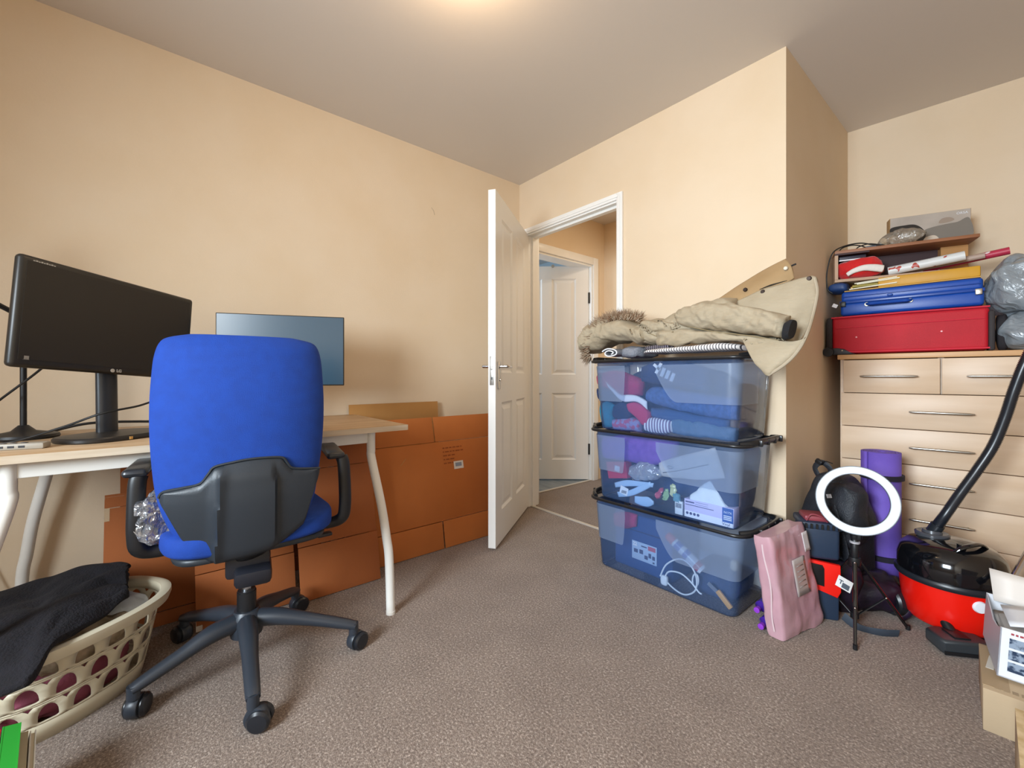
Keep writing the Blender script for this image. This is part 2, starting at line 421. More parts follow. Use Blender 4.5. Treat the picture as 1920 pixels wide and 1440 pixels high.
for y, ey in ((-2.415, -.075), (-1.405, .03)):
    for x0, sg in ((.655, 1), (.09, -1)):
        b = MB()
        k = .13 if sg > 0 else .035
        P = [(x0, y, DZ - .025), (x0, y, DZ - .10), (x0 + sg * .008, y, DZ - .14), (x0 + sg * k * .55, y + ey * .5, .43), (x0 + sg * k * .82, y + ey * .75, .30), (x0 + sg * k * .93, y + ey * .9, .22), (x0 + sg * k, y + ey, .005)]
        b.tube(P, .0175, seg=18, sm=5)
        lg = b.build('leg', M_leg, desk)
        c = MB(); c.cyl((P[-1][0], P[-1][1], 0), (P[-1][0], P[-1][1], .012), .0185, seg=18); c.build('foot_cap', M_leg, lg)

# monitor on the left of the desk
M_bez = mat('dark_bezel', '26231f', .38)
M_scr = mat('matt_screen', '2b2723', .33, spec=.35)
M_print = mat('grey_print', 'b9b6b0', .5)
def monitor(label, TL, TR, h, thick, bez, roll, M_s, curved=.012):
    TL, TR = V(TL), V(TR); d = TR - TL; wd = math.hypot(d.x, d.y)
    c = (TL + TR) / 2; rz = math.atan2(d.y, d.x)
    t = thing('monitor', label, 'monitor', (c.x, c.y, DZ), rz)
    # local: x right, -y towards viewer, z up ; panel hangs below the top edge
    top = c.z - DZ
    R = Matrix.Translation((0, 0, top - h / 2)) @ Matrix.Rotation(roll, 4, 'Y')
    def tr(o): o.matrix_local = R; return o
    b = MB(); b.box((0, 0, 0), (wd, thick, h), bev=curved, seg=3); b.box((0, thick * .9, 0), (wd * .8, thick, h * .7), bev=.012); cs = tr(b.build('casing', M_bez, t))
    b = MB(); b.bb((-wd / 2 + bez, -thick / 2 - .0012, -h / 2 + bez * 1.35), (wd / 2 - bez, -thick / 2 + .002, h / 2 - bez)); tr(b.build('screen', M_s, t))
    return t, wd, top, R, thick
t, wd, top, R, th = monitor('large black monitor with an LG badge, left end of the desk', (.604, -2.420, 1.319), (.262, -2.003, 1.266), .325, .028, .017, math.radians(4.4), M_scr)
def onpanel(o, x, z, y): o.matrix_local = R @ Matrix.Translation((x, y, z)) @ Matrix.Rotation(PI / 2, 4, 'X')
o = lettering('badge', 'LG', .013, M_print, t, (0, 0, 0), (0, 0, 0), bold=.0005); onpanel(o, .012, -.325 / 2 + .0115, -th / 2 - .0006)
b = MB(); b.cyl((0, 0, -.0004), (0, 0, .0008), .0062, seg=20); o = b.build('badge_disc', M_print, t); onpanel(o, -.008, -.325 / 2 + .0115, -th / 2 - .0004)
b = MB()
for i in range(9): b.bb((i * .006, 0, 0), (i * .006 + .0045, .0026 + .0012 * (i % 2), .0006))
o = b.build('printed_strip', M_print, t); onpanel(o, -wd / 2 + .03, .325 / 2 - .0155, -th / 2 - .0002)
b = MB(); b.bb((0, 0, 0), (.015, .012, .0006)); 
for i in range(3): b.bb((.002, .002 + .0035 * i, .0006), (.013, .004 + .0035 * i, .0012), mi=1)
o = b.build('sticker', [mat('sticker_grey', '6f6d69', .5), M_print], t); onpanel(o, -wd / 2 + .028, -.325 / 2 + .022, -th / 2 - .0002)
b = MB(); b.tube([(-.0, .035, .02), (-.0, .04, top - .2)], [(.032, .02), (.032, .018)], seg=22, flat=(0, 1, 0)); b.box((0, .035, top - .16), (.11, .03, .11), bev=.01)
b.build('stand_neck', mat('stand_plastic', '2a2c30', .35), t)
b = MB(); L = []
for z, k in ((.0, .97), (.004, 1), (.012, 1), (.017, .97), (.022, .6)):
    L.append([V((math.copysign(abs(math.cos(a)) ** .7, math.cos(a)) * .155 * k, .0 + math.copysign(abs(math.sin(a)) ** .8, math.sin(a)) * .105 * k, z)) for a in [2 * PI * i / 48 for i in range(48)]])
b.loops(L); b.build('stand_base', mat('stand_base_plastic', '24211f', .4), t)
b = MB(); b.bb((-.035, -.103, .003), (-.026, -.1065, .012)); b.build('energy_sticker', mat('amber_sticker', 'd2a35c', .5), t)
# second monitor
def screen2():
    m = mat('glossy_screen_blue_reflection', '24465c', .28, spec=.9); return m  # blue base colour paints in the window's reflection on the screen
t2, wd2, top2, R2, th2 = monitor('slim frameless black monitor behind the blue chair', (.195, -1.905, 1.236), (.392, -1.428, 1.236), .318, .012, .004, 0, screen2(), .003)
b = MB(); b.tube([(-.06, .05, .01), (-.06, .05, top2 - .14)], [(.02, .012)] * 2, seg=16, flat=(0, 1, 0)); b.box((-.06, .03, top2 - .15), (.09, .05, .09), bev=.008); b.build('stand_neck', M_leg, t2)
b = MB(); b.lathe([(.10, 0), (.105, .003), (.10, .009), (.02, .012)], c=(-.06, .03, 0), sx=1.2); b.build('stand_base', M_leg, t2)

# swing arm lamp behind the first monitor
L0 = V((.25, -2.45, DZ))
t = thing('desk_lamp', 'black swing arm desk lamp behind the left monitor', 'lamp', L0)
b = MB(); b.lathe([(.085, 0), (.088, .006), (.085, .014), (.03, .026), (.012, .045)], sx=1.0); b.build('base', M_black, t)
b = MB(); b.cyl((0, 0, .03), (0, 0, .42), .0085, seg=14); b.build('pole', M_black, t)
b = MB(); b.tube([(0, 0, .41), (.1, -.13, .50), (.13, -.24, .68)], .008, seg=10); b.cyl((-.012, 0, .42), (.012, 0, .42), .014, seg=12); b.cyl((.085, -.12, .5), (.115, -.14, .5), .014, seg=12); b.build('swing_arm', M_black, t)
b = MB(); b.lathe([(.015, .03), (.03, .02), (.055, -.03), (.06, -.07), (.057, -.07), (.05, -.03), (.02, .01)], M=Matrix.Translation((.13, -.26, .68)) @ Matrix.Rotation(.7, 4, 'X')); b.build('lamp_shade', M_black, t)
# things on the desk
M_cable = mat('black_cable', '141414', .5)
def cable(name, P, r, label, group=None, m=None, sm=8, cat='cable'):
    b = MB(); b.tube(P, r, seg=8, sm=sm); o = b.build(name, m or M_cable); return tag(o, label, cat, group)
cable('power_cable', [(.40, -2.36, 1.02), (.33, -2.42, .96), (.28, -2.50, .88), (.2, -2.58, .80), (.16, -2.62, .757), (.08, -2.64, .757), (.018, -2.66, .70), (.018, -2.62, .45), (.03, -2.55, .2), (.06, -2.5, .01)], .0035, 'thin black cable drooping from the left monitor to the far left of the desk')
cable('video_cable', [(.345, -2.03, 1.0), (.40, -2.08, .90), (.455, -2.14, .862), (.50, -2.24, .84), (.46, -2.33, .80), (.40, -2.45, .756), (.38, -2.52, .7545)], .0035, 'thin black cable looping past the stand of the left monitor')
cable('thick_cable', [(.10, -2.40, .756), (.12, -2.30, .78), (.10, -2.15, .775), (.10, -1.95, .758), (.16, -1.75, .757)], .005, 'black cable lying along the back of the desk')
t = thing('usb_hub', 'small grey socket strip with dark buttons at the left front of the desk', 'socket strip', (.56, -2.415, DZ), math.radians(76))
b = MB(); b.box((0, 0, .009), (.13, .045, .018), bev=.005); b.build('body', mat('hub_grey', 'a39c90', .45), t)
for i in range(3):
    b = MB(); b.box((-.025 + .022 * i, -.0226, .009), (.013, .002, .006)); b.box((-.025 + .022 * i, -.006, .0185), (.012, .012, .002), bev=.0008); b.build('button', mat('hub_dark', '23242b', .4), t)
b = MB(); b.cyl((.585, -2.11, DZ + .004), (.56, -2.0, DZ + .004), .004, seg=10); o = b.build('pen', M_white); tag(o, 'white pen lying in front of the left monitor base', 'pen')

# ------------------------------------------------------------------ flattened cardboard leaning on the left wall
def card(c, c2): return mat('cardboard_' + c, c, .85, c2=c2, ns=2.2, nd=4, stretch=(1, 1, .6), bump=.04, bs=200)
C1 = card('bd6f34', 'b0662c'); C2 = card('b8874c', 'a6763e'); C3 = card('a9602e', '97542a')
M_tape = film('parcel_tape', 'e8d2a0', .35, 'd9b98a', .15, .15)
M_inkbrown = mat('brown_ink', '8f4a1c', .8)
M_label = mat('paper_label', 'dcd8d2', .6); M_ink = mat('grey_ink', '8a94a4', .6)
def board(name, label, y0, y1, x_foot, x_top, hgt, m, th=.006, folds=(.2, .8), slits=(), zoff=0, tilt0=0., tilt1=0.):
    """leaning flattened carton; flaps split by slits; local x along wall +y, local z up the board, -y outwards"""
    L = math.hypot(hgt, x_foot - x_top); lean = math.atan2(x_foot - x_top, hgt)
    t = thing(name, label, 'cardboard', ((x_foot), y0, .002 + zoff), (0, 0, 0))
    M0 = Matrix.Translation((x_foot, y0, .002 + zoff)) @ Matrix.Rotation(math.radians(90), 4, 'Z') @ Matrix.Rotation(-lean, 4, 'X')
    # local after: x -> +y world, z up leaning to -x, y -> -x
    M0 = Matrix(((0, -1, 0, 0), (1, 0, 0, 0), (0, 0, 1, 0), (0, 0, 0, 1)))
    rot = Matrix.Translation((x_foot, y0, .002 + zoff)) @ M0 @ Matrix.Rotation(-lean, 4, 'X')
    t.matrix_world = rot
    W_ = y1 - y0
    f0, f1 = folds[0] * L, folds[1] * L
    b = MB(); b.bb((0, -th, f0), (W_, 0, f1), bev=.0015); b.build('panel', m, t)
    for (za, zb, flare) in ((0, f0 - .002, .006), (f1 + .002, L, .004)):
        if zb - za < .01: continue
        xs = [0] + [s * W_ for s in slits] + [W_]
        for i in range(len(xs) - 1):
            b = MB(); x0 = xs[i] + (.004 if i else 0); x1 = xs[i + 1] - (.004 if i < len(xs) - 2 else 0)
            yo = -flare * (1 if i % 2 == 0 else .3)
            b.box(((x0 + x1) / 2, -th / 2 + yo * .5, (za + zb) / 2), (x1 - x0, th, zb - za), rot=((-1 if za == 0 else 1) * yo / (zb - za) * 1.0, 0, 0), bev=.0015)
            b.build('flap', m, t)
    return t, L
t, L = board('cardboard_sheet', 'pale tan flattened box standing highest behind the big orange one', -1.28, -.72, .055, .022, .80, C2, th=.009, folds=(.2, .83))
b = MB(); b.bb((.25, -.0098, .72), (.27, -.0092, .77)); b.build('tape', M_tape, t)
t, L = board('cardboard_sheet', 'big orange-brown flattened box with a white label, between desk leg and door', -1.29, -.425, .36, .215, .72, C1, folds=(.2, .80), slits=(.49,))
b = MB(); b.bb((.535, -.0085, .42), (.60, -.0062, .465)); lb = b.build('shipping_label', M_label, t)
b = MB(); b.bb((.545, -.009, .434), (.588, -.0086, .456)); b.build('label_print', M_ink, lb)
b = MB()
random.seed(3)
for r_ in range(5):
    x = .47
    while x < (.60 if r_ < 2 else .53):
        q = random.uniform(.008, .03); b.bb((x, -.0066, .545 - r_ * .022), (x + q, -.0061, .552 - r_ * .022)); x += q + .006
b.build('printed_text', M_inkbrown, t)
b = MB(); b.box((.22, -.0064, .50), (.05, .0006, .004), rot=(0, -.8, 0)); b.build('scratch', C2, t)
t, L = board('cardboard_sheet', 'dark orange flattened box leaning beside the right desk leg', -1.635, -1.285, .47, .30, .72, C3, folds=(.30, .74), slits=())
t, L = board('cardboard_sheet', 'flattened box with a white barcode label behind the chair column', -1.99, -1.645, .44, .27, .70, C3, folds=(.28, .85), slits=())
b = MB(); b.bb((.05, -.0085, .14), (.11, -.0062, .19)); lb = b.build('shipping_label', M_label, t)
b = MB()
for i in range(8): b.bb((.056 + i * .006, -.009, .15), (.056 + i * .006 + .003, -.0086, .178))
b.build('barcode', M_ink, lb)
b = MB(); b.bb((0, -.0066, .0), (.02, -.0061, .16)); b.build('tape', M_tape, t)
t, L = board('cardboard_sheet', 'brown flattened box with taped corner behind the laundry basket', -2.255, -1.97, .30, .16, .50, C3, folds=(.1, .9), slits=())
b = MB(); b.bb((0, -.0068, .475), (.055, -.0062, .51)); b.bb((0, -.0068, .42), (.015, -.0062, .48)); b.build('tape', M_tape, t)
t, L = board('cardboard_sheet', 'shadowed brown flattened box at the very back under the desk', -2.215, -1.45, .12, .05, .68, C3, folds=(.1, .9), slits=())

# ------------------------------------------------------------------ laundry basket
M_cream = mat('cream_plastic', 'd6cdb4', .38, bump=.02, bs=30)
bk = thing('laundry_basket', 'cream plastic laundry basket with rows of arched holes, under the desk', 'laundry basket', (.62, -2.315, 0), math.radians(126))
BH = .255
def _bo(th, ka, kb):
    c, s_ = math.cos(th), math.sin(th); e = 2 / 2.5
    return (math.copysign(abs(c) ** e, c) * ka, math.copysign(abs(s_) ** e, s_) * kb)
_bt = [0.]; _q = _bo(0, .235, .163)
for _i in range(1, 721):
    _p = _bo(2 * PI * _i / 720, .235, .163); _bt.append(_bt[-1] + math.hypot(_p[0] - _q[0], _p[1] - _q[1])); _q = _p
def _arc(th):          # even spacing along the outline
    w_ = (th / (2 * PI)) % 1 * _bt[-1]; lo, hi = 0, 720
    while hi - lo > 1:
        m_ = (lo + hi) // 2
        if _bt[m_] <= w_: lo = m_
        else: hi = m_
    return 2 * PI * (lo + (w_ - _bt[lo]) / max(1e-9, _bt[hi] - _bt[lo])) / 720
def bsk(th, z, off=0.):
    k = .76 + .24 * (z / BH) ** .9; x, y = _bo(_arc(th), .235 * k + off, .163 * k + off); return V((x, y, z))
b = MB(); NC = 16; rowsz = [(.052, .108), (.113, .169), (.174, .228)]
for r_, (z0, z1) in enumerate(rowsz):
    for c in range(NC):
        t0 = 2 * PI * (c + .5 * (r_ % 2)) / NC; t1 = t0 + 2 * PI / NC; tc = (t0 + t1) / 2; zc = z0 + (z1 - z0) * .24
        hw = (t1 - t0) * .29; angs = sorted([2 * PI * i / 20 for i in range(20)])
        outer, inner = [], []
        for a in angs:
            ca, sa = math.cos(a), math.sin(a); W2 = (t1 - t0) / 2; up_ = z1 - zc; dn = zc - z0
            k = min(W2 / abs(ca) if abs(ca) > 1e-6 else 9, (up_ if sa > 0 else dn) / abs(sa) if abs(sa) > 1e-6 else 9) if True else 0
            # square param in scaled space
            sx_, sz_ = ca, sa
            hx, hz = W2, (up_ if sa > 0 else dn)
            m_ = max(abs(sx_), abs(sz_)); outer.append((tc + sx_ / m_ * hx, zc + sz_ / m_ * hz))
            if sa >= 0: inner.append((tc + ca * hw, zc + sa * (z1 - zc) * .88))
            else: inner.append((tc + max(-1, min(1, sx_ / m_ * 1.0)) * hw, zc - min(1, abs(sz_) / m_) * .008))
        vo = [b.bm.verts.new(bsk(*p)) for p in outer]; vi = [b.bm.verts.new(bsk(*p)) for p in inner]
        for k in range(20): b.bm.faces.new((vo[k], vo[(k + 1) % 20], vi[(k + 1) % 20], vi[k]))
NS = 80
for (za, zb) in ((0., .03), (.03, .052), (.108, .113), (.169, .174), (.228, .255)):
    b.grid(lambda u, v: bsk(2 * PI * u, za + (zb - za) * v), NS, 1)
bmesh.ops.remove_doubles(b.bm, verts=b.bm.verts, dist=.0012)
b.build('body', M_cream, bk, ang=60, solid=.0035)
b = MB(); b.loops([[bsk(2 * PI * i / 64, .0) for i in range(64)], [bsk(2 * PI * i / 64, .004) for i in range(64)]]); b.build('bottom', M_cream, bk)
b = MB(); b.loops([[bsk(2 * PI * i / 80, BH + dz, off) for i in range(80)] for off, dz in ((0, 0), (.012, .004), (.024, .0), (.027, -.012), (.024, -.030), (.02, -.030), (.02, -.008), (.004, -.006))], closed=True, cap=False); b.build('rim', M_cream, bk, ang=60)
def inb(n, label, c, d, m, seed, rot=(0, 0, 0), amp=.02, sc=14, **k):
    b = MB(); b.soft((0, 0, 0), d, e=.6, amp=amp, sc=sc, seed=seed, rot=rot, nu=48, nv=30, **k); o = b.build(n, m); place(o, bk.matrix_basis @ V(c) if False else c); return tag(o, label, 'clothes')
def inwb(x, y, z): 
    a = math.radians(126); return (.62 + x * math.cos(a) - y * math.sin(a), -2.315 + x * math.sin(a) + y * math.cos(a), z)
M_pinkcloth = mat('dusty_pink_cloth', 'a4566a', .9, bump=.2, bs=120)
M_whitecloth = mat('white_cloth', 'cfd2d8', .9, bump=.15, bs=90)
M_beigecloth = mat('patterned_beige_cloth', 'c9b49c', .9, c2='8a7a60', ns=26, bump=.15, bs=90)
M_darkcloth = mat('near_black_knit', '0e0c13', .95, c2='15131b', ns=30, bump=.5, bs=160)
inb('folded_clothes', 'dusty pink clothes glimpsed through the holes of the laundry basket', inwb(-.01, 0, .085), (.30, .20, .14), M_pinkcloth, 4, rot=(0, 0, 2.2))
inb('folded_clothes', 'white cloth bundled at the right end of the laundry basket', inwb(.125, -.01, .205), (.12, .17, .09), M_whitecloth, 9, rot=(0, .1, 2.2))
inb('folded_clothes', 'beige patterned cloth between the dark jumper and the basket rim', inwb(.02, -.045, .195), (.24, .15, .09), M_beigecloth, 12, rot=(0, 0, 2.2), amp=.024)
# dark jumper draped over the left end of the basket
b = MB()
def jz(u, v):
    # u across (right rim -> off to the left/front), v from back to front
    A = [at_d(240, 1068, 1.46), at_d(190, 1062, 1.50), at_d(120, 1082, 1.47), at_d(60, 1100, 1.43), at_d(-40, 1120, 1.36)]
    Bp = [at_d(236, 1125, 1.34), at_d(190, 1160, 1.24), at_d(110, 1198, 1.11), at_d(56, 1268, 1.0), at_d(-14, 1300, .97)]
    A = catmull(A, 8); Bp = catmull(Bp, 8)
    x = u * (len(A) - 1); i = min(int(x), len(A) - 2); a = A[i].lerp(A[i + 1], x - i); c = Bp[i].lerp(Bp[i + 1], x - i)
    p = a.lerp(c, v); p += V((.45, .1, .9)) * (.018 + .03 * max(0, u - .5)) * math.sin(PI * v) ; p.z += 0 * math.sin(PI * v) + .008 * math.sin(v * 9 + u * 3)
    n_ = noise.noise(V((u * 5, v * 7, 3))); p.z += n_ * .014; p.x += noise.noise(V((u * 6, v * 6, 9))) * .01
    return p
b.grid(jz, 60, 50)
o = b.build('jumper', M_darkcloth, ang=180, solid=.022, sub=1); tag(o, 'near-black knitted jumper draped over the laundry basket', 'jumper')

# ------------------------------------------------------------------ books at the lower left
bx = thing
def book(x, y, w_, h_, t_, rz, cover, label, cat='book', lean=0.):
    t = thing('book', label, cat, (x, y, 0), (0, .20, rz), 'books standing at the lower left')
    b = MB(); b.bb((-t_ / 2, -w_ / 2, 0), (-t_ / 2 + .002, w_ / 2, h_)); b.bb((t_ / 2 - .002, -w_ / 2, 0), (t_ / 2, w_ / 2, h_)); b.bb((-t_ / 2, -w_ / 2, 0), (t_ / 2, -w_ / 2 + .002, h_))
    if 'green' in label: b.bb((-t_ / 2 + .002, -w_ / 2 + .002, h_ - .003), (t_ / 2 - .002, w_ / 2, h_ - .0005))
    b.build('cover', cover, t)
    b = MB(); b.bb((-t_ / 2 + .002, -w_ / 2 + .002, .003), (t_ / 2 - .002, w_ / 2 - .004, h_ - .004)); b.build('pages', mat('book_pages', 'd8cdb8', .8, c2='b9a98c', ns=3, stretch=(160, 1, 1)), t)
    return t
rzb = math.radians(97)
bd = V((math.cos(rzb), math.sin(rzb), 0)); b0 = V((1.06, -2.385, 0))
for s_, w_, h_, t_, mc, lab in ((-.022, .16, .185, .018, mat('white_red_cover', 'e6e2de', .4), 'white book with a red top edge, leftmost of the row on the floor'),
                               (.004, .17, .182, .028, mat('green_cover', '2fa53a', .4), 'bright green book standing at the lower left'),
                               (.026, .15, .160, .014, mat('beige_cover', 'b8a98e', .6), 'beige worn book right of the green one'),
                               (.041, .15, .155, .010, mat('white_cover', 'dcd9d0', .5), 'thin cream book at the right end of the row')):
    p = b0 + bd * s_; k = book(p.x, p.y, w_, h_, t_, rzb, mc, lab)
    if 'red' in lab:
        b = MB(); b.bb((-t_ / 2 - .0005, -w_ / 2 - .0005, h_ - .006), (t_ / 2 + .0005, w_ / 2, h_ + .0006)); b.build('red_edge', mat('red_print', 'd0241c', .4), k)

# ------------------------------------------------------------------ office chair
M_blue = mat('royal_blue_fabric', '063b96', .85, c2='06378d', ns=30, bump=.25, bs=500)
M_shell = mat('dark_slate_plastic', '272d34', .42, bump=.05, bs=300)
M_base = mat('charcoal_nylon', '2d333c', .38)
M_tyre = mat('caster_black', '1d2026', .3)
HUB = V((.775, -1.875, 0))
ch = thing('office_chair', 'blue fabric office chair with dark plastic back shell, on casters', 'chair', HUB)
def rel(x, y, z): return V((x, y, z)) - HUB
# star base
b = MB(); HZ = .03; tips = [rel(.835, -2.155, 0), rel(1.085, -1.905, 0), rel(.925, -1.575, 0), rel(.53, -1.67, 0), rel(.485, -2.025, 0)]
b.lathe([(.034, .105), (.046, .11), (.05, .135), (.047, .172), (.036, .19), (.03, .19)], seg=30)
for k, p in enumerate(tips):
    d = V((p.x, p.y, 0)); e = d.normalized(); L_ = d.length
    P = [e * .03 + V((0, 0, .157)), e * .10 + V((0, 0, .152)), e * (L_ * .6) + V((0, 0, .128)), e * (L_ * .9) + V((0, 0, .100)), e * (L_ * 1.02) + V((0, 0, .088))]
    b.tube(P, [(.030, .030), (.028, .027), (.022, .020), (.020, .017), (.018, .013)], seg=14, sm=4)
    q = e * L_; b.cyl(q + V((0, 0, .062)), q + V((0, 0, .098)), .016, seg=14)
b.build('star_base', M_base, ch)
random.seed(5)
for k, (p, ca) in enumerate(zip(tips, (1.1, -.5, .35, .2, 2.0))):
    q = V((p.x, p.y, 0)) ; ax = V((math.cos(ca), math.sin(ca), 0)); off = V((-ax.y, ax.x, 0)) * .018; r_ = .03
    b = MB()
    for sg in (-1, 1):
        c0 = q + off + V((0, 0, r_)) + ax * sg * .005; c1 = q + off + V((0, 0, r_)) + ax * sg * .026
        M_ = Matrix.Translation(q + off + V((0, 0, r_))) @ ax.to_track_quat('Z', 'Y').to_matrix().to_4x4()
        b.lathe([(.006, sg * .004), (r_ - .003, sg * .004), (r_, sg * .008), (r_, sg * .020), (r_ - .006, sg * .026), (.006, sg * .028)], M=M_, seg=26)
    w1 = b.build('caster', M_tyre, ch)
    b = MB(); M_ = Matrix.Translation(q + off * .6 + V((0, 0, .034))) @ ax.to_track_quat('Z', 'Y').to_matrix().to_4x4()
    b.lathe([(.033, -.016), (.035, -.013), (.035, .013), (.033, .016)], M=M_ @ Matrix.Scale(.9, 4), seg=22); b.cyl(q + V((0, 0, .05)), q + V((0, 0, .07)), .009, seg=10)
    b.build('hood', M_base, w1)
b = MB(); b.cyl((0, 0, .185), (0, 0, .25), .028, seg=26); b.cyl((0, 0, .25), (0, 0, .255), .026, seg=26); b.build('column_sleeve', M_black, ch)
b = MB(); b.cyl((0, 0, .25), (0, 0, .40), .0145, seg=22); b.build('gas_lift', mat('brushed_steel', 'b9bcc2', .25, 1.), ch)
b = MB(); b.box((.03, 0, .385), (.20, .12, .075), rot=(0, .05, -.14), bev=.012); b.box((.12, -.0, .355), (.085, .10, .055), rot=(0, .25, -.14), bev=.014); b.cyl((.02, .05, .39), (.02, .23, .385), .006, seg=10); b.box((.02, .24, .385), (.03, .05, .012), bev=.004)
b.build('tilt_mechanism', mat('mechanism_black', '20222a', .35), ch)
# seat
b = MB(); b.soft((-.035, 0.008, .475), (.46, .47, .085), e=.42, nu=56, nv=24, fn=lambda p: V((p.x, p.y, p.z - .25 * max(0, -p.x - .12) ** 1.3 + .10 * abs(p.y) ** 1.5))); b.build('seat', M_blue, ch, ang=180)
b = MB(); b.soft((-.035, 0.008, .437), (.42, .42, .03), e=.35, nu=40, nv=12); b.build('seat_pan', M_shell, ch, ang=60)
# back: frame of u (to the viewer's right) and z, seen from behind
BA = math.radians(-9); bc = rel(.955, -1.925, 0); bn = V((math.cos(BA), math.sin(BA), 0)); bt = V((-math.sin(BA), math.cos(BA), 0))
def back_off(u, z):   # how far the back curves away from its plane
    return -.55 * max(0, z - .80) ** 2 * 1.1 - .9 * (u - .01) ** 2 - .45 * max(0, .62 - z) ** 1.5
def bp(u, z, w_): return bc + bt * u + bn * (back_off(u, z) + w_) + V((0, 0, z))
zs = [.445, .50, .56, .64, .755, .87, .97, 1.02, 1.055, 1.072, 1.083]
lf = [-.10, -.145, -.172, -.192, -.203, -.206, -.203, -.199, -.189, -.170, -.12]
rg = [.09, .172, .205, .22, .235, .240, .237, .233, .223, .203, .15]
def interp(X, Y, x):
    for i in range(len(X) - 1):
        if x <= X[i + 1]: 
            t = (x - X[i]) / (X[i + 1] - X[i]); return Y[i] + (Y[i + 1] - Y[i]) * t
    return Y[-1]
b = MB(); L = []; NZ = 46
PL = catmull([(zs[i], lf[i], rg[i]) for i in range(len(zs))], 6)
for q in PL:
    z, l_, r_ = q; e_ = min(1, min((z - .43) / .06, (1.095 - z) / .05)); tt = .034 * max(.12, e_) ** .5; ring = []
    for k in range(48):
        a = 2 * PI * k / 48; ca, sa = math.cos(a), math.sin(a)
        ca = math.copysign(abs(ca) ** .5, ca); sa = math.copysign(abs(sa) ** .75, sa)
        ring.append(bp((l_ + r_) / 2 + (r_ - l_) / 2 * ca, z, sa * tt))
    L.append(ring)
b.loops(L); b.build('backrest', M_blue, ch, ang=180)
# shell
top = [(-.178, .632), (-.168, .648), (-.125, .656), (-.086, .664), (-.066, .690), (-.052, .708), (-.01, .717), (.03, .722), (.075, .722), (.115, .717), (.128, .700), (.142, .682), (.18, .674), (.222, .668)]
bot = [(-.178, .625), (-.165, .595), (-.145, .545), (-.12, .485), (-.10, .448), (-.07, .432), (-.032, .427), (.03, .431), (.083, .438), (.115, .452), (.15, .475), (.178, .497), (.205, .60), (.222, .655)]
def lerp_u(P, u):
    for i in range(len(P) - 1):
        if u <= P[i + 1][0]:
            t = (u - P[i][0]) / max(1e-6, P[i + 1][0] - P[i][0]); return P[i][1] + (P[i + 1][1] - P[i][1]) * t
    return P[-1][1]
b = MB(); NU = 60; L = []
def ridge(u, z):
    g = math.exp(-((u + .055 - (z - .43) * .06) / .016) ** 2) * .010 + (.012 if -.055 + (z - .43) * .06 < u < .10 - (z - .43) * .02 else 0)
    f = max(0, min(1, (.705 - z) / .03)); return g * f
for i in range(NU + 1):
    u = -.178 + .40 * i / NU; zt, zb_ = lerp_u(top, u), lerp_u(bot, u); ring = []
    for j in range(25):
        v = j / 24; z = zb_ + (zt - zb_) * v; ed = min(v, 1 - v, i / NU * 3, (1 - i / NU) * 3); ring.append(bp(u, z, .036 + min(.010, ed * .16) + ridge(u, z)))
    for j in range(24, -1, -1):
        v = j / 24; z = zb_ + (zt - zb_) * v; ring.append(bp(u, z, .015))
    L.append(ring)
b.loops(L); b.build('back_shell', M_shell, ch, ang=50)
# piping around the shell
b = MB(); b.tube([bp(u, z, .039) for u, z in top], .0035, seg=8, sm=4); b.build('piping', M_shell, ch)
b = MB(); b.tube([bp(.04, .45, .01), bp(.04, .42, -.0), rel(.86, -1.895, .395)], [(.04, .012), (.04, .014), (.035, .014)], seg=14, flat=(0, 0, 1), sm=3); b.build('back_bracket', M_black, ch)
# arm rests
for sg, ua, zt in ((-1, -.235, .745), (1, .245, .745)):
    def ap(x, du, z): return V((x, 0, z)) + bt * (sg * du) + V((0, .0, 0))
    s0 = -.02
    b = MB()
    P = [ap(.06, .17, .452), ap(.07, .24, .452), ap(.085, .272, .47), ap(.09, .279, .51), ap(.09, .279, .57), ap(.085, .276, .655), ap(.08, .27, .68)]
    b.tube(P, [(.019, .014)] * 2 + [(.021, .015)] * 4 + [(.02, .015)], seg=16, sm=5, flat=(1, 0, 0)); b.build('arm', M_black, ch)
    b = MB(); b.box(ap(-.01, .265, .69), (.22, .06, .024), rot=(0, .03, BA), bev=.012, seg=3); b.build('arm_pad', mat('arm_pad_grey', '24272d', .3), ch)
# crumpled clear bag on the seat
M_bag = film('clear_bag', 'e4e9f2', .30, 'd8dee8', .12, .3, bump=.9, bs=26)
b = MB(); b.soft((0, 0, 0), (.10, .09, .15), e=.8, amp=.028, sc=26, seed=3, nu=44, nv=30); o = b.build('bubble_wrap', M_bag, ang=12); place(o, (.83, -2.10, .565), (0, .2, 0)); tag(o, 'crumpled silvery bubble wrap on the left side of the blue seat', 'packaging')
# ------------------------------------------------------------------ three clear storage boxes
M_tote = film('clear_storage_plastic', 'edf4fc', .19, '86b2f8', .07, .03)
M_frost = film('frosted_storage_plastic', 'e6eef8', .34, 'b8d0f2', .3, .02)
M_rim = mat('black_rim_plastic', '1b1c1f', .3)
def rrect(a, b, r, n=6):
    out = []
    for cx_, cy_, a0 in ((a - r, b - r, 0), (-a + r, b - r, 90), (-a + r, -b + r, 180), (a - r, -b + r, 270)):
        for i in range(n + 1):
            t = math.radians(a0 + 90 * i / n); out.append((cx_ + r * math.cos(t), cy_ + r * math.sin(t)))
    return out
def perim(a, b, r, d):     # distance d along the outline from the middle of the front face, + to the right
    sg = 1 if d >= 0 else -1; d = abs(d); q = PI / 2 * r
    if d < a - r: return (sg * d, -b)
    d -= a - r
    if d < q: t = d / r; return (sg * (a - r + r * math.sin(t)), -b + r - r * math.cos(t))
    d -= q; return (sg * a, -b + r + d)
def dims(z, TH=.33): k = z / TH; return (.333 + .024 * k, .162 + .018 * k, .035 + .012 * k)
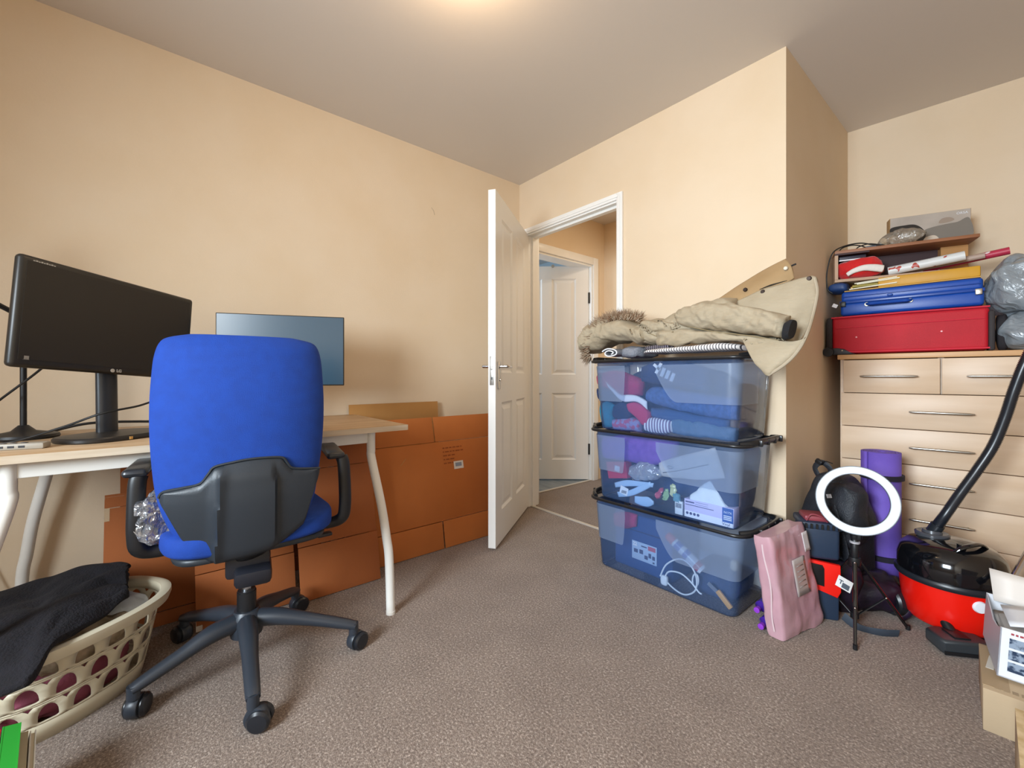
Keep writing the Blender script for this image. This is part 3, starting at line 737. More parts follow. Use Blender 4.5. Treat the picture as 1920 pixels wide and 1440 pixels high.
def tote(z0, label):
    t = thing('storage_box', label, 'storage box', (1.372, -.20, z0), 0, 'stacked clear storage boxes')
    b = MB(); L = []
    for z, sh in ((.0, .012), (.004, .004), (.012, 0), (.10, 0), (.20, 0), (.30, 0), (.335, 0)):
        a, c, r = dims(z); L.append([V((x, y, z)) for x, y in rrect(a - sh, c - sh, r)])
    b._rings([[b.bm.verts.new(p) for p in l] for l in L], False, False); b.bm.faces.new([v for v in b.bm.verts[:28]][::-1]) if False else None
    b.bm.verts.ensure_lookup_table(); b.bm.faces.new([b.bm.verts[i] for i in range(28)])
    b.build('body', M_tote, t, ang=60)
    for side in (1, -1):
        def pf(u, v):
            d0 = .0 if side > 0 else .165; d = d0 + u * (.333 - d0 + .20)
            dep = .165 * min(1, .25 + .75 * math.sin(min(1, (d - d0) / .10) * PI / 2)) if side > 0 else .175 * min(1, ((d - d0) / .018 + .05)) ** .5
            z = .318 - dep * v; a, c, r = dims(z); x, y = perim(a + .003, c + .003, r, side * d); return V((x, y, z))
        b = MB(); b.grid(pf, 46, 8); b.build('frosted_panel', M_frost, t, ang=60)
    # rolled black rim with a handle clip at either end
    b = MB(); o_ = rrect(.385, .19, .06, 8)
    b.tube([V((x, y, .342)) for x, y in o_], (.0075), seg=12, closed=True)
    b.build('rim', M_rim, t, ang=60)
    b = MB(); i_ = rrect(.38, .185, .056, 8); j_ = rrect(.352, .165, .045, 8)
    for k in range(len(i_)):
        k2 = (k + 1) % len(i_)
        b.bm.faces.new([b.bm.verts.new(v) for v in ((*i_[k], .343), (*i_[k2], .343), (*j_[k2], .335), (*j_[k], .335))])
    bmesh.ops.remove_doubles(b.bm, verts=b.bm.verts, dist=1e-5)
    b.build('lid_edge', film('smoky_lid', 'c4ccd8', .3, '5a6270', .2, .05), t)
    for sg in (1, -1):
        b = MB(); P = [(sg * .352, -.165, .345), (sg * .388, -.13, .352), (sg * .402, -.06, .356), (sg * .402, .06, .356), (sg * .388, .13, .352), (sg * .352, .165, .345)]
        b.tube(P, [(.010, .013)] * 6, seg=12, sm=6, flat=(0, 0, 1))
        for k in range(4): y = -.105 + .07 * k; b.box((sg * .403, y, .353), (.024, .010, .026), bev=.003)
        b.build('handle_clip', M_rim, t, ang=50)
    return t
for z0, lab in ((0., 'clear storage box at the bottom of the stack, holding a navy case and white cable'),
                (.347, 'middle clear storage box, holding a purple bag and a glove carton'),
                (.694, 'top clear storage box under the parka, holding folded clothes')): tote(z0, lab)

# ---- contents
def cloth(name, c, c2=None, ns=30, bump=.25, bs=220, **k): return mat(name, c, .92, c2=c2, ns=ns, bump=bump, bs=bs, **k)
def pf(name, label, cat, A, B, y, t, m, amp=.006, sc=16, seed=1, group=None, n=36, k=22, y2=None, wr=0., parent=None, pw=.5):
    y2 = y if y2 is None else y2
    f = lambda P: [at_y(px, py, y + (y2 - y) * i / max(1, len(P) - 1)) for i, (px, py) in enumerate(P)]
    b = MB(); b.puff(f(A), f(B), t, n=n, m=k, amp=amp, sc=sc, seed=seed, wr=wr, pw=pw); o = b.build(name, m, parent, ang=180)
    return tag(o, label, cat, group) if not parent else o
navy = cloth('navy_cotton', '28395f', '22304f'); denim = cloth('blue_denim', '4a669c', '3d5685', ns=60); rasp = cloth('raspberry_cotton', 'b02a5c', 'a02452')
teal = cloth('teal_cotton', '1c7897', '186a86'); lilac = cloth('lilac_pattern', '8c8ab5', 'a8587e', ns=45, ramp=(.48, .56)); wht = cloth('white_cotton', 'e6e8ee')
brown = cloth('taupe_cloth', '7d6d62', '6d5d52'); grey = cloth('grey_blue_knit', '5f7896', '55708c'); dgrey = cloth('dark_navy_fleece', '2a3a58', '33456a')
def stripes(name, cols, axis=2, scale=40, width=.5):
    m = mat(name, cols[0], .85); N = m.node_tree.nodes; L = m.node_tree.links; b = N['Principled BSDF']
    tc = N.new('ShaderNodeTexCoord'); w_ = N.new('ShaderNodeTexWave'); w_.bands_direction = 'XYZ'[axis]; w_.inputs['Scale'].default_value = scale; w_.inputs['Distortion'].default_value = .6
    r = N.new('ShaderNodeValToRGB'); r.color_ramp.interpolation = 'CONSTANT'; E = r.color_ramp.elements
    E[0].position = 0; E[0].color = lin(cols[0]); E[1].position = width; E[1].color = lin(cols[1])
    for i, c in enumerate(cols[2:]): e = E.new(width + (1 - width) * (i + 1) / (len(cols) - 1)); e.color = lin(c)
    L.new(tc.outputs['Object'], w_.inputs[0]); L.new(w_.outputs[0], r.inputs[0]); L.new(r.outputs[0], b.inputs['Base Color']); return m
G = 'clothes inside the top storage box'
b = MB(); b.soft((1.33, -.12, .86), (.52, .15, .27), e=.4, amp=.01); tag(b.build('folded_clothes', navy, ang=180), 'dark navy clothes packed at the back of the top storage box', 'clothes', G)
pf('folded_shirt', 'raspberry top under the left frosted corner of the top storage box', 'shirt', [(1122, 704), (1150, 694), (1180, 700), (1208, 715)], [(1124, 722), (1150, 735), (1180, 745), (1206, 742)], -.30, .035, rasp, seed=2, group=G)
pf('white_towel', 'white cloth snaking between red and navy clothes in the top box', 'cloth', [(1136, 716), (1150, 728), (1166, 741), (1192, 740), (1213, 752)], [(1140, 724), (1154, 742), (1172, 754), (1194, 752), (1214, 768)], -.343, .012, wht, seed=3, group=G)
pf('folded_shirt', 'small navy shirt at the left end of the top storage box', 'shirt', [(1121, 728), (1136, 727), (1152, 742)], [(1123, 748), (1138, 752), (1154, 754)], -.325, .02, navy, seed=4, group=G)
pf('folded_shirt', 'teal shirt standing in the lower left corner of the top storage box', 'shirt', [(1126, 757), (1140, 753), (1153, 760)], [(1132, 800), (1142, 802), (1152, 802)], -.325, .022, teal, seed=5, group=G)
pf('cap', 'navy cap beside the teal shirt in the top storage box', 'cap', [(1150, 762), (1163, 754), (1178, 760), (1186, 772)], [(1151, 782), (1163, 788), (1178, 788), (1187, 780)], -.335, .018, cloth('cap_navy', '1d2c4e'), seed=6, group=G)
pf('folded_shirt', 'raspberry shirt in the middle of the top storage box', 'shirt', [(1177, 757), (1192, 753), (1208, 762), (1220, 774)], [(1182, 772), (1196, 784), (1208, 796), (1219, 796)], -.333, .024, cloth('bright_raspberry', 'b8305a'), seed=7, group=G)
pf('scarf', 'lilac patterned scarf on the floor of the top storage box', 'scarf', [(1150, 786), (1165, 784), (1185, 781), (1205, 790)], [(1152, 805), (1170, 807), (1188, 808), (1205, 810)], -.33, .03, lilac, seed=8, group=G)
pf('folded_jeans', 'big folded blue denim jeans filling the right of the top storage box', 'jeans', [(1212, 735), (1230, 724), (1280, 731), (1340, 740), (1392, 748)], [(1214, 752), (1240, 760), (1290, 772), (1345, 784), (1388, 788)], -.318, .035, denim, seed=9, group=G, wr=.003)
pf('folded_jeans', 'second fold of darker denim under the big folded jeans', 'jeans', [(1222, 764), (1260, 768), (1310, 776), (1370, 788)], [(1224, 782), (1260, 790), (1310, 800), (1368, 806)], -.31, .035, cloth('dark_denim', '34507f'), seed=10, group=G)
pf('sock_roll', 'rolled striped socks in the top storage box', 'socks', [(1209, 788), (1222, 783), (1245, 785), (1262, 790)], [(1209, 806), (1224, 812), (1246, 813), (1262, 811)], -.335, .02, stripes('striped_sock', ['d8dce6', '3f7c96', 'c25a6a', '5a6a90'], 0, 22), seed=11, group=G)
pf('folded_blanket', 'grey blue ribbed blanket roll along the floor of the top storage box', 'blanket', [(1262, 786), (1280, 784), (1330, 792), (1385, 804)], [(1262, 812), (1285, 817), (1330, 822), (1382, 828)], -.325, .03, grey, seed=12, group=G, wr=.004)
pf('folded_clothes', 'dark navy top with white bars, upper middle of the top storage box', 'clothes', [(1205, 688), (1240, 676), (1290, 680), (1330, 690)], [(1205, 716), (1240, 722), (1290, 728), (1330, 736)], -.31, .03, navy, seed=13, group=G)
b = MB()
for (x0, y0, x1, y1, w_) in ((1226, 683, 1238, 694, 2.6), (1240, 681, 1230, 700, 2.8), (1246, 690, 1240, 706, 3.2), (1255, 695, 1249, 710, 3.4), (1264, 700, 1258, 715, 3.4)):
    d = V((y1 - y0, -(x1 - x0))).normalized() * w_
    q = [at_y(x, y, -.345) for x, y in ((x0 - d[0], y0 - d[1]), (x0 + d[0], y0 + d[1]), (x1 + d[0], y1 + d[1]), (x1 - d[0], y1 - d[1]))]
    b.prism([(p.x, p.z) for p in q], lambda u, v, k_: V((u, k_, v)), -.3465, .002)
o = b.build('white_bars', wht); o.parent = [x for x in bpy.data.objects if x.get('label', '').startswith('dark navy top')][0]
b = MB(); b.soft((1.665, -.17, .815), (.05, .26, .23), e=.5, amp=.012, seed=4); tag(b.build('folded_clothes', brown, ang=180), 'taupe garment pressed against the right end of the top storage box', 'clothes', G)
# middle box
G = 'things inside the middle storage box'
b = MB(); b.soft((1.33, -.11, .50), (.50, .13, .24), e=.4, amp=.01, seed=5); tag(b.build('folded_clothes', cloth('dark_blue_cloth', '2b4370'), ang=180), 'dark blue clothes packed at the back of the middle storage box', 'clothes', G)
pf('purple_bag', 'purple fabric bag at the upper left of the middle storage box', 'bag', [(1130, 818), (1170, 815), (1220, 820), (1272, 826)], [(1133, 858), (1170, 864), (1220, 872), (1270, 862)], -.29, .05, cloth('purple_fabric', '7d52b4', '6e45a4'), seed=1, group=G)
cb = MB(); p0, p1, p2, p3 = [at_y(x, y, -.335) for x, y in ((1136, 866), (1173, 866), (1176, 897), (1141, 897))]
cb.prism([(p.x, p.z) for p in (p0, p1, p2, p3)], lambda u, v, k_: V((u, k_, v)), -.335, .05, bev=.002); o = cb.build('red_carton', mat('red_card', 'c02a48', .5)); tag(o, 'small red carton with a white square, left in the middle storage box', 'box', G)
c2_ = (p0 + p2) / 2; b = MB(); b.box((c2_.x + .006, -.336, c2_.z + .008), (.03, .002, .028), rot=(0, .1, 0)); b.build('white_square', wht, o)
M_polybag = film('white_poly_bag', 'eef2f6', .55, 'e8eef6', .15, .2, bump=.8, bs=22)
pf('plastic_bag', 'crumpled white plastic bag in the left half of the middle storage box', 'bag', [(1180, 880), (1192, 868), (1212, 865), (1230, 872), (1242, 884)], [(1183, 892), (1198, 900), (1214, 902), (1230, 900), (1242, 892)], -.32, .025, M_polybag, amp=.012, sc=40, seed=4, group=G)
creamc = cloth('cream_felt', 'c9c6c4', 'bdbab8')
b_ = pf('belt_case', 'cream pointed garment with an eyelet across the middle storage box', 'clothes', [(1235, 868), (1262, 858), (1300, 849), (1341, 838)], [(1240, 893), (1270, 897), (1310, 900), (1360, 897)], -.322, .016, creamc, amp=.002, seed=5, group=G)
b = MB(); b.tube([at_y(x, y, -.341) for x, y in ((1243, 886), (1262, 884), (1290, 879), (1328, 871))], .0016, seg=6, sm=4); b.build('seam', mat('seam_dark', '3a3a42'), b_)
b = MB(); c0 = at_y(1256, 876, -.343); b.tube([c0 + V((.012 * math.cos(a), 0, .006 * math.sin(a))) for a in [2 * PI * i / 16 for i in range(16)]], .0015, seg=6, closed=True); b.build('eyelet', mat('eyelet_metal', '7a7f88', .3, 1.), b_)
M_lb = mat('pale_blue_plastic', 'a9c8ea', .35)
for i, (A, B, lab) in enumerate((([(1152, 905), (1175, 900), (1205, 903), (1226, 906)], [(1154, 914), (1176, 912), (1204, 912), (1224, 914)], 'upper pale blue plastic hanger strip, left in the middle box'),
        ([(1157, 922), (1180, 919), (1205, 908), (1219, 903)], [(1160, 932), (1184, 930), (1208, 920), (1222, 912)], 'middle pale blue plastic hanger strip carrying a barcode tag'),
        ([(1190, 930), (1205, 931), (1216, 932), (1226, 940)], [(1190, 942), (1205, 949), (1217, 950), (1226, 946)], 'lower pale blue plastic hanger strip resting near the box floor'))):
    pf('hanger_strip', lab, 'hanger', A, B, -.335 - .003 * i, .006, M_lb, amp=.0, seed=i, group='pale blue hanger strips')
q = at_y(1170, 920, -.345); b = MB(); b.box(q, (.045, .002, .038), rot=(0, .25, 0)); o = b.build('barcode_tag', mat('tag_white', 'e8eef6', .5)); tag(o, 'white barcode tag on the pale blue hanger strips', 'tag')
b = MB()
for i in range(8): b.box(q + V((-.012 + i * .0036, -.0015, -.006)), (.0018, .001, .014), rot=(0, .25, 0))
b.build('barcode', mat('barcode_dark', '2b3040'), o)
for i, (c_, x, y, lab) in enumerate((('b8445e', 1236, 925, 'red sweet wrapper, leftmost of the crumpled wrappers'), ('8fb27e', 1248, 928, 'green crumpled wrapper beside the red one'), ('c9cf9a', 1262, 920, 'pale yellow crumpled wrapper, right of the green one'), ('5f97a8', 1270, 936, 'blue green crumpled wrapper next to the glove carton'))):
    b = MB(); b.soft((0, 0, 0), (.028, .02, .06), rot=(0, .5 - .3 * i, 0), e=.8, amp=.01, sc=50, seed=i, nu=18, nv=14); o = place(b.build('wrapper', mat('wrapper_%d' % i, c_, .3), ang=20), at_y(x, y, -.33)); tag(o, lab, 'wrapper', 'crumpled wrappers')
pf('paper_bag', 'white paper bag standing behind the glove carton', 'bag', [(1294, 928), (1310, 916), (1330, 901), (1341, 910), (1366, 950)], [(1294, 944), (1310, 948), (1330, 952), (1346, 956), (1366, 957)], -.318, .018, mat('white_paper', 'e4ecf2', .6, bump=.3, bs=60), amp=.004, sc=40, seed=8, group=G)
# glove carton with its print
A_, B_, C_, D_ = [at_y(x, y, -.338) for x, y in ((1283, 943), (1376, 962), (1376, 988), (1283, 972))]
gx0, gx1, gz0 = A_.x, B_.x, .352
gt = thing('glove_carton', 'lilac and white carton of vinyl gloves in the middle storage box', 'box', ((gx0 + gx1) / 2, -.312, gz0))
gw = gx1 - gx0; gh = .078
b = MB(); b.bb((-gw / 2, -.026, 0), (gw / 2, .026, gh), bev=.001); b.build('carton', mat('lilac_card', 'd3cbee', .45), gt)
b = MB(); b.bb((-gw / 2 + .001, -.0268, .001), (gw / 2 - .001, -.0261, .028)); b.build('white_band', mat('white_card', 'eef0f8', .45), gt)
b = MB(); b.bb((gw / 2 - .045, -.0275, .018), (gw / 2 - .002, -.0262, gh - .002)); bp_ = b.build('blue_panel', mat('blue_card', '2356a6', .4), gt)
lettering('panel_letters', 'N17X', .013, wht, gt, (gw / 2 - .023, -.0278, .058), (PI / 2, 0, 0))
b = MB()
for i in range(3): b.bb((gw / 2 - .04, -.028, .028 + .007 * i), (gw / 2 - .008, -.0275, .032 + .007 * i))
b.build('panel_lines', wht, gt)
M_pi = mat('purple_ink', '3c3566', .6)
lettering('product_word', 'Vinyl', .016, M_pi, gt, (gw / 2 - .03, -.0272, .0095), (PI / 2, 0, 0))
b = MB()
for i in range(4): b.cyl((-gw / 2 + .014 + .016 * i, -.0272, .018), (-gw / 2 + .014 + .016 * i, -.0268, .018), .006, seg=14)
b.bb((-gw / 2 + .006, -.027, .064), (-gw / 2 + .045, -.0264, .069)); b.bb((-gw / 2 + .005, -.027, .053), (gw / 2 - .08, -.0264, .0555)); b.bb((-gw / 2 + .05, -.027, .0705), (-gw / 2 + .105, -.0264, .0715)); b.bb((-gw / 2 + .05, -.027, .0615), (-gw / 2 + .105, -.0264, .0625))
b.build('printed_marks', M_pi, gt)
b = MB(); qa = at_y(1273, 958, -.338); b.box((qa.x, -.335, .352 + .030), (.035, .012, .058), bev=.001); o = b.build('small_packet', mat('packet_white', 'dfe7ef', .5)); tag(o, 'small white packet left of the glove carton', 'packet')
b = MB()
for i in range(7): b.box((qa.x - .012 + .004 * i, -.342, .392), (.002, .001, .02))
b.build('barcode', mat('barcode_dark', '2b3040'), o)
b = MB(); b.soft((1.60, -.25, .47), (.16, .16, .22), e=.6, amp=.02, seed=6); tag(b.build('folded_clothes', dgrey, ang=180), 'dark fleece at the right of the middle storage box', 'clothes', G)
b = MB(); b.soft((1.672, -.18, .46), (.04, .2, .2), e=.5, amp=.012, seed=8); tag(b.build('folded_clothes', brown, ang=180), 'taupe cloth at the right end of the middle storage box', 'clothes', G)
# bottom box
navycase = mat('navy_hard_plastic', '23457e', .35, bump=.03, bs=200)
tc_ = thing('tool_case', 'navy plastic case with a silver picture label, in the bottom storage box', 'tool case', (1.235, -.165, .006))
b = MB(); b.bb((-.155, -.125, 0), (.165, .12, .27), bev=.012, seg=3); b.build('case_body', navycase, tc_)
b = MB(); b.bb((-.157, -.127, .19), (.167, .122, .198), bev=.003); b.build('lid_seam', mat('navy_seam', '1a3260', .4), tc_)
la = [at_y(x, y, -.292) for x, y in ((1183, 1011), (1234, 1030), (1234, 1062), (1183, 1043))]
zc = sum(p.z for p in la) / 4 - .006; xc = sum(p.x for p in la) / 4 - 1.235
b = MB(); b.bb((xc - .068, -.1285, zc - .044), (xc + .068, -.126, zc + .044), bev=.001); lb = b.build('case_label', mat('silver_label', 'a9bfdd', .35), tc_)
b = MB(); b.bb((xc + .022, -.1292, zc + .018), (xc + .062, -.1286, zc + .038)); b.build('red_mark', mat('label_red', 'b85868', .5), lb)
lettering('label_number', '22', .024, wht, lb, (xc - .05, -.1296, zc + .03), (PI / 2, 0, 0), bold=.0008)
b = MB()
for (x, z, w_, h_) in ((-.045, -.002, .022, .018), (-.015, .0, .02, .02), (.012, -.02, .018, .018), (.032, -.006, .014, .022), (.052, -.012, .014, .018), (.052, -.034, .010, .008), (.0, .028, .03, .006)):
    b.bb((xc + x - w_ / 2, -.1294, zc + z - h_ / 2), (xc + x + w_ / 2, -.1288, zc + z + h_ / 2))
b.build('tool_pictures', mat('label_dark', '3c4568', .5), lb)
pf('red_cloth', 'red cloth glimpsed under the left frosted corner of the bottom storage box', 'cloth', [(1150, 962), (1170, 958), (1195, 966)], [(1152, 984), (1170, 990), (1194, 988)], -.30, .016, rasp, seed=4)
sc_ = thing('aerosol_can', 'blue and silver spray can with red cap, lying across the bottom storage box', 'spray can', at_y(1257, 1003, -.345 + .03), (0, math.radians(-38), 0))
a0 = at_y(1262, 1012, -.326); a1 = at_y(1318, 1070, -.330); sc_.location = a0 + V((0, -.004, 0)); sc_.rotation_euler = (0, math.atan2((a1 - a0).x, (a1 - a0).z), 0); ln = (a1 - a0).length
b = MB(); b.lathe([(.010, 0), (.021, .012), (.0215, .02), (.0215, ln - .012), (.019, ln)], seg=30); b.build('can', mat('can_silver', 'd5dbe6', .3), sc_)
b = MB(); b.lathe([(.0218, .022), (.0218, .05)], seg=30); b.lathe([(.0218, ln * .42), (.0218, ln * .55)], seg=30); b.build('blue_print', mat('can_blue', '2c55b0', .3), sc_)
b = MB(); b.lathe([(.0219, ln - .035), (.0219, ln - .012)], seg=30); b.build('red_print', mat('can_red', 'b03044', .3), sc_)
b = MB(); b.lathe([(.006, -.032), (.017, -.03), (.0195, -.02), (.0195, .012), (.018, .014)], seg=30); b.build('cap', mat('cap_red', 'c4384c', .35), sc_)
M_wc = mat('white_cable', 'dfe6ee', .4)
cb_ = thing('white_cable', 'coiled white cable with plug in the bottom storage box', 'cable', (0, 0, 0))
b = MB(); b.tube([at_y(x, y, -.343) for x, y in ((1238, 1080), (1250, 1058), (1275, 1048), (1296, 1062), (1306, 1085), (1303, 1108), (1284, 1115), (1264, 1104), (1248, 1086), (1254, 1072), (1276, 1075), (1296, 1092), (1310, 1110), (1316, 1114))], .0036, seg=8, sm=6)
b.tube([at_y(1304 + 5.5 * math.cos(a), 1088 + 12 * math.sin(a), -.338) for a in [2 * PI * i / 14 for i in range(14)]], .0035, seg=8, closed=True); b.build('cord', M_wc, cb_)
b = MB(); b.soft(at_y(1246, 1088, -.343), (.035, .022, .045), e=.6, nu=18, nv=12); b.build('plug', M_wc, cb_)
tl_ = thing('scraper', 'tan handled scraper on the floor of the bottom storage box', 'tool', at_y(1358, 1124, -.335))
b = MB(); b.box((0, 0, 0), (.075, .012, .022), rot=(0, .75, 0), bev=.004); b.build('handle', mat('tan_handle', 'cf9a4c', .5), tl_)
b = MB(); b.box((-.045, 0, .03), (.05, .004, .016), rot=(0, .55, 0)); b.build('blade', mat('scraper_blade', 'aab4c2', .3, .8), tl_)
b = MB(); b.soft((0, 0, 0), (.19, .22, .13), e=.5, amp=.012, seed=2); tag(place(b.build('navy_pouch', dgrey, ang=180), (1.575, -.19, .075)), 'dark navy pouch in the right half of the bottom storage box', 'pouch')
b = MB(); b.soft((0, 0, 0), (.034, .034, .045), e=.8, nu=20, nv=14); tag(place(b.build('beige_ball', mat('beige_plastic', 'c9b89c', .4), ang=180), at_y(1378, 1060, -.335)), 'small beige ball behind the right frosted corner of the bottom storage box', 'ball')
# purple bottles lying between the boxes and the pink pack
for i, (c, lab) in enumerate((((1.775, -.275, .062), 'shiny purple bottle between the bottom storage box and the pink pack'), ((1.80, -.305, .021), 'small purple bottle lying on the carpet beside the bottom storage box'))):
    t = thing('purple_bottle', lab, 'bottle', c, 0, 'purple bottles')
    b = MB(); b.lathe([(.012, -.055), (.02, -.05), (.0205, .02), (.01, .035), (.009, .045)], M=Matrix.Rotation(PI / 2, 4, 'X'), seg=24); b.build('bottle_body', mat('purple_gloss', '4a2a9c', .12, coat=.6), t)
    b = MB(); b.lathe([(.0105, .045), (.0105, .062), (.004, .063)], M=Matrix.Rotation(PI / 2, 4, 'X'), seg=18); b.build('bottle_cap', mat('purple_cap', '8a3ac0', .3), t)

# ------------------------------------------------------------------ on top of the boxes
TT = 1.05
def seg_y(P, y): return [at_y(px, py, y) for px, py in P]
b = MB()   # rolled grey towel
tw = thing('rolled_towel', 'grey towel with white edges, rolled up at the left end on the top box', 'towel', (1.10, -.22, TT))
L = []
sp = []
for i in range(46):
    a = -1.0 + 3.2 * PI * i / 45; r = .009 + .020 * i / 45; sp.append((r * math.cos(a) * 1.75, r * math.sin(a) * .8 + .028))
def roll(u, v):
    i = v * (len(sp) - 1); k = min(int(i), len(sp) - 2); f = i - k; x = sp[k][0] * (1 - f) + sp[k + 1][0] * f; z = sp[k][1] * (1 - f) + sp[k + 1][1] * f
    return V((x, -.135 + .26 * u, z + .004 * noise.noise(V((x * 20, u * 4, z * 20)))))
b.grid(roll, 20, 90); tb = b.build('towel_roll', cloth('grey_towelling', '8d9099', '7d808a', ns=120, bump=.5), tw, ang=180, solid=.0045)
b = MB(); b.tube([roll(0, i / 80) for i in range(81)], .0034, seg=8); b.build('white_hem', wht, tw)
b = MB(); b.soft((.085, .0, .03), (.12, .22, .055), e=.6, amp=.008, sc=25, seed=3); b.build('towel_end', cloth('grey_towelling', ''), tw, ang=180)
pf('striped_cloth', 'white cloth with thin dark stripes, flat on the top storage box', 'cloth', [(1213, 659), (1260, 652), (1320, 647), (1370, 643), (1402, 648)], [(1213, 664), (1260, 663), (1320, 661), (1370, 659), (1402, 658)], -.30, .075, stripes('thin_striped_cotton', ['e2dcda', '3b3c46'], 0, 26, .80), amp=.004, seed=2)
pf('checked_cloth', 'small dark checked cloth tucked under the parka', 'cloth', [(1214, 650), (1235, 645), (1262, 643)], [(1214, 658), (1235, 656), (1262, 654)], -.315, .03, stripes('dark_check', ['25262e', '6a3a48', '8c8c96'], 0, 30, .6), amp=.004, seed=5)
M_khaki = mat('khaki_parka_fabric', 'aa9d86', .8, c2='a0927a', ns=6, bump=.55, bs=22, stretch=(1, 1, 2.2))
M_khaki2 = mat('khaki_lining', 'a68a64', .8, c2='9a7e58', ns=6, bump=.15, bs=70)
pk = thing('parka', 'khaki parka with fur-trimmed hood thrown over the stacked storage boxes', 'coat', (1.37, -.2, TT))
def wrinkle(o, k=.006, sc=16, seed=0):
    for v in o.data.vertices:
        p = v.co; a = noise.noise(V((p.x * sc * .6 + p.z * sc * .8, p.y * sc * .4, seed))); c = noise.noise(V((p.x * sc * 1.6 - p.z * sc, p.y * sc, seed + 9)))
        v.co = p + v.normal * (k * (1 - min(1, abs(a) * 5)) * -1 + k * .5 * c)
def pkp(name, A, B, ya, yb, t, m, seed, amp=.008, sc=11, wr=.0, n=90, k=48, pw=.5):
    f = lambda P: [at_y(px, py, ya + (yb - ya) * i / max(1, len(P) - 1)) - pk.location for i, (px, py) in enumerate(P)]
    b = MB(); b.puff(f(A), f(B), t, n=n, m=k, amp=amp, sc=sc, seed=seed, wr=wr, pw=pw); o = b.build(name, m, pk, ang=180)
    if name != 'cuff': wrinkle(o, .007, 15, seed)
    return o
WK = 1
pkp('hood', [(1100, 634), (1113, 612), (1140, 600), (1172, 598), (1206, 606), (1232, 610)], [(1101, 664), (1122, 660), (1150, 646), (1185, 641), (1210, 648), (1236, 642)], -.26, -.26, .115, M_khaki, 1, amp=.013, sc=15, wr=.004)
pkp('coat_body', [(1196, 620), (1226, 600), (1250, 602), (1268, 592), (1300, 578), (1345, 562), (1385, 558)], [(1200, 642), (1230, 650), (1270, 646), (1320, 640), (1360, 641), (1400, 640), (1430, 640)], -.24, -.22, .12, M_khaki, 2, amp=.012, sc=12, wr=.005)
pkp('coat_front', [(1228, 622), (1270, 616), (1320, 618), (1380, 624), (1440, 632), (1490, 642)], [(1232, 650), (1262, 650), (1310, 645), (1362, 642), (1392, 642), (1412, 655)], -.33, -.36, .045, M_khaki, 3, amp=.008, sc=14, wr=.004)
pkp('sleeve', [(1266, 592), (1290, 578), (1330, 568), (1385, 571), (1440, 580), (1481, 590)], [(1276, 606), (1300, 616), (1345, 621), (1400, 626), (1440, 631), (1472, 638)], -.33, -.39, .058, M_khaki, 4, amp=.010, sc=13, wr=.005, pw=.35)
pkp('upper_sleeve', [(1200, 608), (1214, 600), (1232, 601), (1252, 604), (1276, 604)], [(1202, 622), (1218, 626), (1238, 622), (1262, 622), (1280, 618)], -.34, -.34, .03, M_khaki, 7, amp=.006, sc=20, wr=.003)
pkp('cuff', [(1474, 606), (1484, 600), (1491, 601)], [(1470, 638), (1477, 637), (1483, 634)], -.405, -.415, .036, mat('black_rib_knit', '17181c', .9, bump=.4, bs=300), 5, amp=.002)
def sheet(name, rows_, m, th=.012, seed=0, amp=.006, sc=12, parent=pk, nu=14, nv=14):
    """rows_: list of rows of 3-D control points"""
    R_ = [catmull(r, 8) for r in rows_]
    C_ = [catmull([r[i] for r in R_], 8) for i in range(len(R_[0]))]
    b = MB(); nu_, nv_ = len(C_) - 1, len(C_[0]) - 1
    def f(u, v):
        p = C_[round(u * nu_)][round(v * nv_)]; e = min(1, 6 * min(u, 1 - u, v, 1 - v) + .3)
        return p + noise.noise_vector(p * sc + V((seed, 0, seed))) * amp * e
    b.grid(f, nu_, nv_); return b.build(name, m, parent, ang=180, solid=th)
def rw(*P): return [at_y(x, y, d) - pk.location for x, y, d in P]
sheet('back_panel', [rw((1345, 564, -.16), (1385, 538, -.16), (1430, 510, -.17), (1475, 487, -.18)),
                     rw((1348, 572, -.20), (1392, 552, -.21), (1438, 524, -.22), (1484, 500, -.22)),
                     rw((1352, 585, -.22), (1400, 570, -.23), (1450, 548, -.24), (1489, 522, -.22))], M_khaki2, seed=2, amp=.004)
sheet('hem_panel', [rw((1385, 566, -.26), (1432, 544, -.27), (1480, 530, -.27), (1524, 519, -.26), (1531, 530, -.25)),
                    rw((1388, 585, -.28), (1436, 572, -.30), (1482, 566, -.30), (1518, 560, -.28), (1529, 560, -.27)),
                    rw((1400, 612, -.29), (1442, 606, -.31), (1480, 602, -.31), (1506, 598, -.29), (1520, 600, -.28)),
                    rw((1404, 640, -.30), (1440, 638, -.33), (1468, 644, -.33), (1484, 646, -.31), (1500, 640, -.30))], M_khaki, seed=3, amp=.008, th=.014)
sheet('front_flap', [rw((1392, 634, -.37), (1430, 634, -.385), (1466, 640, -.40), (1494, 640, -.40), (1510, 632, -.39)),
                     rw((1400, 652, -.40), (1430, 658, -.41), (1458, 664, -.42), (1480, 664, -.42), (1496, 656, -.40)),
                     rw((1414, 676, -.41), (1430, 688, -.42), (1444, 694, -.43), (1456, 690, -.42), (1474, 676, -.41)),
                     rw((1430, 690, -.415), (1436, 700, -.42), (1441, 704, -.425), (1446, 700, -.42), (1454, 692, -.415))], M_khaki, seed=4, amp=.005, th=.014)
b = MB(); b.tube([at_y(x, y, d) - pk.location for x, y, d in ((1441, 703, -.428), (1470, 684, -.425), (1494, 660, -.41), (1512, 628, -.38), (1524, 590, -.30), (1532, 548, -.27), (1527, 521, -.265))], .006, seg=8, sm=6); b.build('hem_edge', mat('khaki_hem', 'a89b86', .8), pk)
